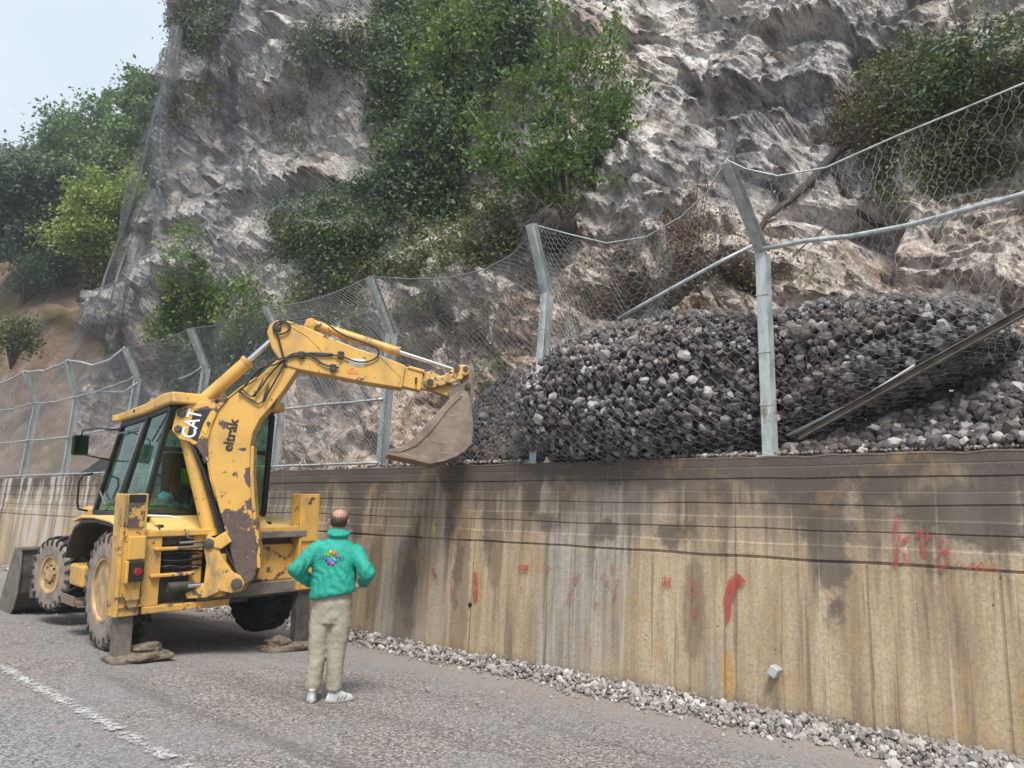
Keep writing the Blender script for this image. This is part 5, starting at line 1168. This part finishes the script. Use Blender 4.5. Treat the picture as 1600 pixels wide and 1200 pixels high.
# trousers
KH = NT('khaki_cloth'); n_ = KH.noise(5, 5, .6); wv = KH.noise(160, 2); KH.fin(KH.mix(KH.step(n_, .3, .7), (.27, .25, .19), (.37, .345, .27)), .9, 0, KH.bump(KH.math('ADD', KH.math('MULTIPLY', wv, .15), KH.noise(16, 6, .62, dist=1.2)), .5, .012), spec=.2)
t = MB()
ell_loft(t, [(-.04, .0, .70, .165, .12, .9), (-.04, .005, .80, .185, .135, .9), (-.04, .0, .90, .185, .135, .9), (-.045, .0, 1.01, .170, .12, .9)], 24)
for s_, xs in ((-1, (-.125, -.135, -.135, -.14, -.145)), (1, (.045, .045, .035, .04, .05))):
    rr = [(.80, .102, .122), (.62, .097, .115), (.47, .088, .100), (.30, .078, .090), (.105, .070, .084)]
    ell_loft(t, [(xs[k], .01 if k < 3 else -.005, rr[k][0], rr[k][1], rr[k][2], .95) for k in range(5)], 20)
def foldT(c):
    q = c*np.array([8, 8, 12.])+np.stack([pn(c*4)]*3, 1)*1.5; k = np.abs(pn(q+3)); kn = np.exp(-((c[:, 2]-.47)/.12)**2)+np.exp(-((c[:, 2]-.14)/.10)**2)*1.4+np.exp(-((c[:, 2]-.76)/.10)**2)
    dg_ = c[:, 2]*20+c[:, 0]*26*np.sign(c[:, 0]+.04); return (.0045*(1-2*k))*(.2+kn*.7)+.004*np.sin(dg_+6*pn(c*5))*np.exp(-((c[:, 2]-.72)/.16)**2)+fbm(c*14, 3)*.003
organic(t, 'trousers', KH.m, man, .010, 5, foldT)
# jacket
JK = NT('teal_nylon'); n_ = JK.noise(4, 5, .6); jb = JK.noise(13, 6, .62, dist=1.2); JK.fin(JK.mix(JK.step(n_, .3, .7), (.015, .25, .185), (.022, .33, .245)), .58, 0, JK.bump(jb, .9, .02), spec=.3)
j = MB(); TL = .22
ell_loft(j, [(-.045, -.01, .955, .205, .150, .85, TL), (-.045, -.015, .985, .212, .158, .85, TL), (-.05, -.01, 1.07, .205, .150, .85, TL), (-.055, -.005, 1.18, .205, .145, .85, .1), (-.055, 0, 1.30, .222, .145, .8, .0), (-.05, 0, 1.385, .222, .130, .85, -.05), (-.048, .0, 1.445, .155, .105, 1, -.03), (-.048, .0, 1.485, .088, .085, 1), (-.05, .0, 1.53, .080, .080, 1), (-.052, .005, 1.575, .078, .080, 1)], 28)
for s_, (S_, E_, W_) in ARM.items():
    hcap(j, S_+Vector((-s_*.03, 0, -.012)), E_, .085, .068, 18); hcap(j, E_, E_.lerp(W_, .80 if s_ > 0 else .9), .068, .050, 18)
# collar roll
j.tube([(-.05+.088*math.cos(q), .0+.088*math.sin(q), 1.535+.018*math.sin(q)) for q in np.linspace(0, 2*math.pi, 25)], .026, 10)
def foldJ(c):
    q = c*np.array([9, 9, 11.]); w_ = pn(c*3+7); k = np.abs(pn(q+np.stack([w_, w_, w_*2], 1)*1.2))
    arm = np.clip((np.abs(c[:, 0]+.05)-.19)/.06, 0, 1)*(c[:, 2] < 1.40); f = .009*(1-2.2*k)*(.5+arm*.6)
    f += .005*np.sin((c[:, 2]*.7+c[:, 0]*1.1)*52+9*pn(c*4))*(1-arm)*np.exp(-((c[:, 2]-1.10)/.13)**2); hem = np.exp(-((c[:, 2]-(.96+.22*(c[:, 0]+.045)))/.018)**2)*(1-arm); return f+fbm(c*20, 3)*.002-.012*hem*0+hem*.004
jk = organic(j, 'jacket', JK.m, man, .009, 4, foldJ)
# emblem on the back: ring of coloured petals with a dark word across
def on_back(lat, z): # point on jacket back surface
    bpy.context.view_layer.update(); ok, p, n_, _ = jk.ray_cast(Vector((lat, -1, z)), Vector((0, 1, 0))); return p+n_*.004 if ok else Vector((lat, -.16, z))
cols = [(.35, .03, .10), (.5, .12, .02), (.55, .38, .03), (.10, .25, .04), (.02, .12, .45), (.25, .05, .35), (.45, .05, .25), (.05, .30, .45)]
ec = (-.075, 1.305)
em = []
for k in range(8):
    mb = MB(); a0 = 2*math.pi*k/8; V = []
    for i in range(5):
        a = a0+i/4*2*math.pi/8*.82
        for r_ in (.012 if k % 2 else .03, .054+.010*math.sin(i*math.pi/4)): V.append(on_back(ec[0]+r_*math.cos(a), ec[1]+r_*1.2*math.sin(a)))
    mb.add(V, [[2*i, 2*i+1, 2*i+3, 2*i+2] for i in range(4)]); o = mb.build('emblem_petal', plain('petal_ink', cols[k], .6), jk, smooth=True); sm_ = o.modifiers.new('s', 'SOLIDIFY'); sm_.thickness = .002
INK2 = plain('navy_ink', (.02, .06, .12), .6)
mb = MB()
for k, ch in enumerate('IAI   IAI'):     # a row of small dark strokes, unreadable at this distance in the photo
    if ch == ' ': continue
    x = ec[0]-.105+k*.0262
    if ch == 'I': st_ = [((x, -.018), (x, .018))]
    else: st_ = [((x-.009, -.018), (x, .018)), ((x, .018), (x+.009, -.018))]
    for (x0, z0), (x1, z1) in st_: mb.tube([on_back(x0, ec[1]+z0), on_back(x1, ec[1]+z1)], .0045, 5)
mb.build('emblem_lettering', INK2, jk)
# shoes
def shoe(c, ang, name='shoe'):
    cs, sn_ = math.cos(ang), math.sin(ang); r = empty(name); r.parent = man; r.location = c; r.rotation_euler = (0, 0, ang)
    up = MB(); ell_loft(up, [(0, .045, .018, .047, .135, .9), (0, .045, .04, .048, .135, .9), (0, .035, .062, .044, .118, .9), (0, .005, .085, .040, .080, 1), (0, -.03, .11, .042, .052, 1), (0, -.035, .125, .040, .048, 1)], 24); organic(up, 'upper', M['shoe'], r, .006, 3)
    so_ = MB(); ell_loft(so_, [(0, .045, .0, .046, .140, .85), (0, .045, .008, .051, .146, .85), (0, .045, .026, .050, .145, .85), (0, .045, .030, .046, .138, .85)], 28); so_.build('sole', M['sole'], r, auto=True)
    st = MB()
    for s_ in (-1, 1):
        for k in range(3): st.tube([(s_*.047, .00+k*.035, .03), (s_*.043, .02+k*.035, .055), (s_*.030, .03+k*.03, .075)], .004, 5)
    st.build('stripe', M['seat'], r)
M['shoe'] = plain('white_mesh_shoe', (.46, .46, .45), .7, 0, .25, 30); M['sole'] = plain('grey_sole', (.30, .29, .28), .8, 0, .3, 20)
shoe((-.145, -.02, 0), R_(6)); shoe((.07, -.015, 0), R_(-62))

# operator inside the cab
op = empty('person'); op.matrix_world = MBH@Matrix.Translation((.06, .18, 1.78))@Matrix.Rotation(math.pi, 4, 'Z'); tag(op, 'machine operator in a yellow safety vest sitting inside the excavator cab', 'person')
ob = MB(); ell_loft(ob, [(0, -.06, .50, .04, .05), (0, -.05, .54, .066, .08), (0, -.05, .60, .075, .092), (0, -.055, .66, .074, .09), (0, -.055, .71, .045, .06), (0, -.055, .722, .02, .03)])
hcap(ob, (0, -.07, .38), (0, -.06, .53), .06, .055); ell_loft(ob, [(0, -.06, .0, .16, .12), (0, -.07, .2, .15, .10), (0, -.07, .36, .18, .10), (0, -.07, .43, .09, .07)])
for s_ in (-1, 1):
    hcap(ob, (s_*.19, -.06, .37), (s_*.26, .06, .13), .05, .04); hcap(ob, (s_*.26, .06, .13), (s_*.12, .30, .17), .04, .03); hcap(ob, (s_*.12, .30, .17), (s_*.09, .36, .18), .03, .032)
    for k in range(4): hcap(ob, (s_*.09+s_*.0, .37, .20-.018*k), (s_*.075, .41-.005*k, .185-.018*k), .0095, .008, 8)
    hcap(ob, (s_*.08, .33, .21), (s_*.06, .38, .225), .011, .009, 8)
    hcap(ob, (s_*.10, -.02, .02), (s_*.15, .36, .04), .085, .06); hcap(ob, (s_*.15, .36, .04), (s_*.15, .38, -.14), .055, .045)
organic(ob, 'body', SKIN, op, .009, 3)
vt = MB(); ell_loft(vt, [(0, -.06, .02, .18, .14), (0, -.07, .2, .17, .125), (0, -.07, .34, .20, .12), (0, -.07, .42, .13, .09)]); organic(vt, 'safety_vest', M['hivis'], op, .012, 4)
tr_ = MB(); dk = plain('dark_work_clothes', (.03, .035, .05), .9)
for s_ in (-1, 1): hcap(tr_, (s_*.10, -.02, .02), (s_*.15, .36, .04), .10, .075); hcap(tr_, (s_*.15, .36, .04), (s_*.15, .38, -.14), .07, .06); hcap(tr_, (s_*.19, -.06, .37), (s_*.26, .06, .13), .062, .052); hcap(tr_, (s_*.26, .06, .13), (s_*.14, .27, .165), .052, .04)
organic(tr_, 'work_clothes', dk, op, .012, 4)
ha = MB(); ell_loft(ha, [(0, -.06, .625, .08, .098), (0, -.06, .68, .078, .095), (0, -.06, .72, .05, .065), (0, -.06, .733, .02, .03)]); ha.build('hair', HAIR, op, smooth=True)
# ================================================================== VEGETATION
G_ivy = mat_leaf('ivy_leaf', [(.028, .05, .03), (.05, .084, .046), (.085, .13, .065), (.14, .19, .09)], .18, 1.0)
G_bright = mat_leaf('bright_leaf', [(.05, .09, .025), (.09, .155, .04), (.14, .21, .055), (.20, .27, .08)], .3, 1.4)
G_olive = mat_leaf('olive_leaf', [(.05, .058, .026), (.09, .105, .042), (.14, .155, .065), (.20, .20, .10)], .22, 1.2)
G_tree = mat_leaf('tree_leaf', [(.05, .09, .04), (.09, .155, .065), (.14, .22, .09), (.20, .28, .12)], .25, .35)
G_dark = mat_leaf('dark_tree_leaf', [(.02, .04, .028), (.032, .06, .036), (.05, .085, .045)], .15, .35)
G_lime = mat_leaf('yellow_green_leaf', [(.12, .17, .04), (.24, .31, .07), (.36, .42, .12)], .3, .6)
G_grey = mat_leaf('grey_green_leaf', [(.05, .07, .05), (.09, .11, .08), (.14, .16, .11)], .2, .6)
G_dry = mat_leaf('dry_leaf', [(.06, .04, .022), (.12, .08, .045), (.2, .15, .09), (.09, .1, .04)], .15, 2)
def cluster(poly, nclump, per, spread, size, out=.3, jitter=.3, flat=.6, edge=None):
    """leaf tufts rooted on the cliff inside an area, standing out from the rock"""
    P = []; N = []
    for x, y in sample_poly(poly, nclump):
        h = hit(x+random.gauss(0, 6), y+random.gauss(0, 6))
        if not h: continue
        p, n_, _ = h
        if n_[0] > 0: n_ = -n_
        r = spread*random.uniform(.5, 1.5); q = rng.normal(size=(per, 3))*r*np.array([flat, 1, 1]); c = p+n_*out*random.uniform(.2, 1.4)+np.array([0, 0, -.05]); P.append(c+q); N.append(np.repeat([n_*.5+np.array([0, 0, .5])], per, 0))
    return np.concatenate(P), np.concatenate(N)
def bush(name, label, cat, poly, nclump, per, spread, size, m, out=.3, kind=None, stems=0, group=None):
    P, N = cluster(poly, nclump, per, spread, size, out); V, Fq = leaves(P, size, N)
    if stems:
        root = empty(name, tuple(P.mean(0)-[0, 0, spread])); 
        o = mesh_np('foliage', V, Fq, m); o.parent = root; o.matrix_parent_inverse = Matrix.Translation(-Vector(root.location))
        A = []; B = []
        for x, y in sample_poly(poly, stems):
            h = hit(x, y+14)
            if not h: continue
            p = h[0]; n_ = h[1] if h[1][0] < 0 else -h[1]; q = p.copy()
            dir_ = n_*.5+np.array([0, random.uniform(-.5, .5), .8])
            for k in range(4): q2 = q+dir_*random.uniform(.08, .22); A.append(q); B.append(q2); dir_ = dir_+rng.normal(size=3)*.25; q = q2
        Vs, Fs = wires(A, B, .008); s_ = mesh_np('stems', Vs, Fs, M['bark']); s_['kind'] = 'stuff'; s_.parent = root; s_.matrix_parent_inverse = Matrix.Translation(-Vector(root.location)); o = root
    else: o = mesh_np(name, V, Fq, m)
    tag(o, label, None if kind else cat, group, kind)
    if not kind: o['category'] = cat
    return o
bush('ivy_cover', 'dense dark ivy hanging down the middle of the cliff', 'ivy', [(600, -10), (850, -10), (840, 60), (795, 110), (735, 170), (715, 290), (700, 330), (640, 345), (600, 300), (585, 200), (575, 80)], 1150, 32, .20, .13, G_ivy, .34, kind='stuff')
bush('ivy_cover', 'brighter creeper patches over the dark ivy high on the cliff', 'ivy', [(660, -10), (800, -10), (790, 60), (740, 130), (690, 150), (650, 90)], 360, 30, .2, .13, G_bright, .55, kind='stuff')
bush('scrub_cover', 'olive scrub and grass at the foot of the ivy', 'scrub', [(520, 330), (640, 330), (760, 300), (830, 350), (800, 400), (700, 425), (600, 430), (520, 420), (440, 400), (430, 340)], 560, 24, .15, .09, G_olive, .18, kind='stuff')
bush('scrub_cover', 'dark scrub over the lower cliff left of the ivy', 'scrub', [(430, 320), (600, 260), (620, 420), (520, 440), (420, 400)], 380, 26, .17, .10, G_ivy, .25, kind='stuff')
bush('leafy_bush', 'bright green leafy bush behind the fence left of the raised arm', 'bush', [(240, 480), (290, 455), (330, 450), (370, 425), (420, 460), (440, 500), (380, 530), (300, 545), (235, 520)], 150, 34, .17, .12, G_bright, .35, stems=26)
bush('leafy_bush', 'tall thin leafy bush climbing the cliff above the fence', 'bush', [(262, 370), (310, 350), (325, 420), (310, 470), (262, 470)], 60, 34, .17, .12, G_bright, .3, stems=14)
bush('dark_bush', 'dark green bush behind the fence below the bright bush', 'bush', [(240, 540), (330, 530), (420, 520), (420, 600), (330, 620), (250, 610)], 160, 30, .16, .10, G_ivy, .3, stems=16)
bush('dark_bush', 'dull green bush behind the fence right of the raised arm', 'bush', [(450, 430), (560, 420), (580, 480), (560, 520), (470, 500)], 150, 28, .14, .085, G_olive, .25, stems=16)
bush('leafy_bush', 'grey-green bush clinging to the top left edge of the cliff', 'bush', [(272, -10), (360, -10), (350, 50), (310, 85), (280, 70)], 170, 26, .28, .14, G_grey, .3, stems=10)
bush('leafy_bush', 'grey-green bush high on the cliff left of the ivy', 'bush', [(430, 50), (520, 25), (580, 60), (560, 110), (480, 120)], 130, 26, .22, .12, G_grey, .25, stems=8)
bush('leafy_bush', 'small tan and green tuft on the cliff face', 'bush', [(420, 150), (470, 150), (480, 220), (440, 240), (425, 200)], 36, 24, .13, .10, G_dry, .15, stems=5)
bush('leafy_bush', 'dull bush on the left shoulder of the cliff', 'bush', [(260, 130), (340, 120), (345, 165), (270, 180)], 60, 24, .22, .12, G_olive, .2, stems=6)
bush('hanging_bush', 'mossy green bush overhanging the rock at the upper right', 'bush', [(1340, 120), (1420, 70), (1500, 90), (1610, 60), (1620, 200), (1500, 230), (1400, 210), (1330, 180)], 270, 28, .13, .08, G_olive, .35, stems=50)
bush('hanging_bush', 'dark green bush overhanging the rock in the top right corner', 'bush', [(1400, 120), (1500, 60), (1610, 20), (1620, 130), (1500, 170), (1420, 180)], 130, 28, .14, .08, G_ivy, .45, stems=16)
bush('hanging_bush', 'brown dead undergrowth hanging beneath the overhanging bush', 'bush', [(1290, 170), (1350, 130), (1430, 190), (1400, 230), (1310, 220)], 160, 26, .12, .06, G_dry, .25, stems=60)
bush('hanging_bush', 'dense green bush behind the hexagonal net at the right', 'bush', [(1350, 240), (1440, 220), (1540, 215), (1600, 230), (1590, 280), (1480, 300), (1380, 300)], 150, 28, .11, .07, G_olive, .25, stems=30)
bush('scrub_cover', 'dry grass tufts on the slope right of the bucket', 'grass', [(740, 560), (800, 560), (830, 600), (780, 620), (745, 620)], 50, 24, .09, .05, G_olive, .1, kind='stuff')
bush('scrub_cover', 'brown dry litter and twigs on the slope behind the fence', 'litter', [(600, 430), (830, 400), (1160, 330), (1300, 420), (1100, 470), (860, 500), (720, 560), (620, 560)], 900, 13, .17, .055, G_dry, .05, kind='stuff')

bush('leafy_bush', 'small green tuft of leaves on the slope right of the second post', 'bush', [(640, 455), (690, 450), (700, 485), (650, 490)], 22, 26, .10, .08, G_olive, .15, stems=4)
bush('leafy_bush', 'reddish brown dry shrub on the slope above the broken rail', 'bush', [(1040, 330), (1090, 325), (1100, 370), (1050, 380)], 34, 24, .10, .055, mat_leaf('red_dry_leaf', [(.09, .03, .025), (.17, .07, .05), (.22, .13, .09)], .1, 2), .15, stems=12)
# the multi-stemmed tree growing out of the rock ledge
h = hit(880, 335); base = h[0]+np.array([-.25, 0, -.1]); tr = empty('multi_stemmed_tree', tuple(base)); tag(tr, 'young multi-stemmed green tree growing from the rock above the fence', 'tree')
def on_plane(px, py, off):    # upright plane through the base, across the view
    v = np.array([base[0], base[1], 0]); v /= np.linalg.norm(v); d_ = ray(px, py); t = v@(base-CP)/(v@d_); return CP+d_*t+v*off-base
stems_px = [[(878, 340), (860, 310), (838, 285), (800, 250), (760, 220), (735, 190)], [(876, 340), (868, 300), (850, 250), (840, 200), (820, 150), (800, 130)], [(880, 340), (874, 300), (868, 240), (866, 170), (872, 110), (870, 70)],
            [(884, 340), (886, 300), (880, 240), (890, 180), (900, 130), (905, 95)], [(890, 340), (908, 300), (918, 250), (935, 180), (950, 120), (962, 60)], [(893, 340), (915, 300), (930, 240), (955, 210), (972, 190)], [(872, 340), (845, 318), (820, 300), (790, 290), (768, 268)]]
mb = MB(); LP = []
for k, s_ in enumerate(stems_px):
    s_ = s_ if len(s_) == 6 else s_+[(s_[-1][0]+4, s_[-1][1]-12)]; P = [on_plane(x, y, .25*math.sin(k*2.1)*i/5-.1*i) for i, (x, y) in enumerate(s_)]; mb.tube(P, [.05, .04, .032, .024, .016, .007], 7)
    Pn = np.array(P)
    for t in np.linspace(.22, 1, 24):
        q = np.array([np.interp(t*5, range(6), Pn[:, c]) for c in range(3)]); e = q+rng.normal(size=3)*np.array([.35, .45, .35])*(1.1-t*.4)+np.array([0, 0, .12]); mb.tube([q, (q+e)/2+rng.normal(size=3)*.04, e], [.012, .008, .004], 5)
        for f_ in (.35, .6, .8, 1.0): LP.append(q+(e-q)*f_+rng.normal(size=(11, 3))*.12)
mb.build('trunk', M['bark_pale'], tr, smooth=True); LP = np.concatenate(LP); V, Fq = leaves(LP, .115, None, .6, .5); mesh_np('crown', V, Fq, mat_leaf('young_tree_leaf', [(.03, .07, .014), (.06, .13, .022), (.10, .19, .035), (.15, .24, .06)], .3, 1.0), tr)
# stump and roots below it
st = lumpy('rotten_stump', tuple(base+np.array([-.1, 0, -.35])), (.35, .45, .42), M['root'], 3, .4); tag(st, 'dark rooty stump below the multi-stemmed tree', 'stump')
for k in range(34):
    a = Vector(base+np.array([-.3, rng.normal()*.35, rng.normal()*.25-.15])); P = [a]
    for i in range(4): P.append(P[-1]+Vector((rng.normal()*.06-.02, rng.normal()*.12, -rng.uniform(.02, .17))))
    MB().tube([p-Vector(tuple(base))*0 for p in P], [.022, .018, .014, .010, .005], 5).build('root', M['root'] if k % 3 else M['bark'], st, smooth=True)
def root_px(name, label, px, X, r, cat='root'):
    P = []
    for i, (x, y) in enumerate(px):
        h = hit(x, y); p = Vector(h[0]) if h else Vector(onx(x, y, X)); P.append(p+Vector((-.12-.05*math.sin(i*2), 0, 0)))
    return tag(MB().tube(P, r, 7).build(name, M['root'], smooth=True), label, cat)
root_px('dead_branch', 'thick dark dead branch slanting down from the overhang to the near post', [(1330, 225), (1300, 255), (1270, 285), (1240, 315), (1205, 345), (1180, 380), (1165, 410)], 9.3, [.05, .08, .07, .06, .05, .04, .02], 'branch')
root_px('dead_branch', 'dark curved dead branch behind the hexagonal net', [(1312, 262), (1325, 300), (1345, 335), (1370, 355), (1395, 362)], 9.3, [.05, .06, .05, .04, .02], 'branch')
root_px('dead_branch', 'thin bent twig above the rubble right of the near post', [(1205, 440), (1225, 425), (1250, 395), (1280, 370), (1310, 345)], 9.3, [.012, .014, .012, .01, .006], 'branch')
root_px('dead_branch', 'bare reddish shrub stem above the rubble left of the near post', [(1105, 470), (1090, 440), (1075, 410), (1060, 380), (1050, 350)], 9.3, [.02, .018, .014, .01, .006], 'branch')
root_px('dead_branch', 'forked bare stem close to the broken rail', [(1130, 480), (1115, 450), (1120, 420), (1135, 395)], 9.3, [.02, .016, .012, .006], 'branch')

# trees on the hillside
def tree(name, label, base, Ht, W, m, nl, size, trunk_r=.18, seed=0, shape='round', lean=0.):
    root = empty(name, tuple(base)); tag(root, label, 'tree', 'trees on the hillside beyond the cliff'); r = np.random.default_rng(seed); mb = MB()
    mb.tube([(0, 0, -.5), (lean*.2, .1, Ht*.3), (lean*.6, 0, Ht*.6), (lean, .1, Ht*.92)], [trunk_r, trunk_r*.8, trunk_r*.5, trunk_r*.12], 8); C = []
    nb = 46 if shape == 'round' else 60
    for k in range(nb):
        t = r.uniform(.18, .95); a = r.uniform(0, 6.28)
        rad = W*(math.sqrt(max(.05, 1-((t-.55)/.5)**2)) if shape == 'round' else (1-t)*1.05+.06)*r.uniform(.45, 1.05); q = np.array([lean*t, 0, Ht*t*.8]); e = np.array([lean*t+math.cos(a)*rad, math.sin(a)*rad, Ht*(t*.95+.05)+(r.uniform(0, .08)*Ht if shape == 'round' else -.03*Ht)])
        mb.tube([q, (q+e)/2+r.normal(size=3)*.1, e], [trunk_r*.28, trunk_r*.16, .015], 5)
        for f_ in (.55, .8, 1.0): C.append((q+(e-q)*f_, W*.20*r.uniform(.6, 1.25)))
    mb.build('trunk', M['bark'], root, smooth=True); per = nl//len(C); P = np.concatenate([c+r.normal(size=(per, 3))*s_*np.array([1, 1, .75])*.8 for c, s_ in C]); V, Fq = leaves(P, size, None, .3, .6); mesh_np('crown', V, Fq, m, root)
def place(px, py, d):
    v = ray(px, py); v = v/np.hypot(v[0], v[1]); return CP+v*d
def tree_px(name, label, px, pb, pt, d, wpx, m, nl, size, **k):
    """foot at pixel (px,pb), top at pixel row pt, at distance d"""
    b_ = place(px, pb, d); t_ = place(px, pt, d); W = wpx/F*d*.5; b_[2] = min(b_[2], t_[2]-2); tree(name, label, b_, t_[2]-b_[2], W, m, nl, size, **k)
tree_px('conifer_tree', 'slender pointed conifer rising above the other trees', 132, 350, 112, 62, 42, G_tree, 7000, .30, trunk_r=.2, seed=2, shape='cone')
tree_px('broadleaf_tree', 'tall round green tree left of the cliff edge, below the conifer top', 128, 380, 165, 52, 165, G_tree, 26000, .26, trunk_r=.3, seed=3)
tree_px('broadleaf_tree', 'green tree leaning against the cliff edge near the skyline', 218, 330, 112, 46, 120, G_tree, 18000, .24, trunk_r=.25, seed=4)
tree_px('broadleaf_tree', 'hazy grey-green tree low on the skyline at the far left', 18, 350, 222, 75, 130, G_grey, 14000, .36, trunk_r=.3, seed=5)
tree_px('broadleaf_tree', 'dark round tree at the left edge of the slope', 32, 440, 262, 42, 150, G_dark, 24000, .22, trunk_r=.28, seed=6)
tree_px('broadleaf_tree', 'dark tree in the shade between the left edge and the yellow-green tree', 85, 440, 255, 46, 110, G_tree, 12000, .24, trunk_r=.25, seed=7)
tree_px('broadleaf_tree', 'feathery yellow-green tree in front of the cliff edge', 128, 455, 262, 36, 140, G_lime, 20000, .17, trunk_r=.16, seed=8, lean=1.0)
tree_px('broadleaf_tree', 'mid green tree filling the gap behind the yellow-green tree', 185, 420, 225, 44, 110, G_tree, 16000, .22, trunk_r=.2, seed=9)
for k, (px, py, d, wpx, hpx, lab) in enumerate(((40, 462, 38, 80, 60, 'low dark shrub on the brown slope at the left'), (20, 560, 33, 70, 50, 'small dull shrub low on the brown slope'), (165, 470, 36, 60, 60, 'small green shrub at the foot of the yellow-green tree'))):
    b_ = place(px, py, d); r = np.random.default_rng(50+k); W = wpx/F*d*.5; Hs = hpx/F*d; root = empty('hillside_shrub', tuple(b_)); tag(root, lab, 'shrub'); mb = MB(); C = []
    for q in range(14):
        a = r.uniform(0, 6.28); e = np.array([math.cos(a)*W*r.uniform(.2, 1), math.sin(a)*W*r.uniform(.2, 1), Hs*r.uniform(.3, 1)]); mb.tube([(0, 0, -.4), e*.5, e], [.04, .025, .008], 5); C.append(e+r.normal(size=(150, 3))*W*.22)
    mb.build('stems', M['bark'], root, smooth=True); V, Fq = leaves(np.concatenate(C), .14); mesh_np('foliage', V, Fq, G_dark if k == 0 else G_olive, root)

# ================================================================== AIR
hz = MB(); hz.box((-260, -60, -4.5), (280, 330, 60)); ho = hz.build('haze', None if False else plain('haze_air', (1, 1, 1)), None); tag(ho, None, None, None, 'stuff')
hm = ho.data.materials[0]; ht = hm.node_tree; ht.nodes.clear(); ho_ = ht.nodes.new('ShaderNodeOutputMaterial'); pv = ht.nodes.new('ShaderNodeVolumePrincipled')
pv.inputs['Color'].default_value = (.88, .94, 1, 1); pv.inputs['Density'].default_value = .0018; pv.inputs['Anisotropy'].default_value = .3; ht.links.new(pv.outputs[0], ho_.inputs['Volume'])
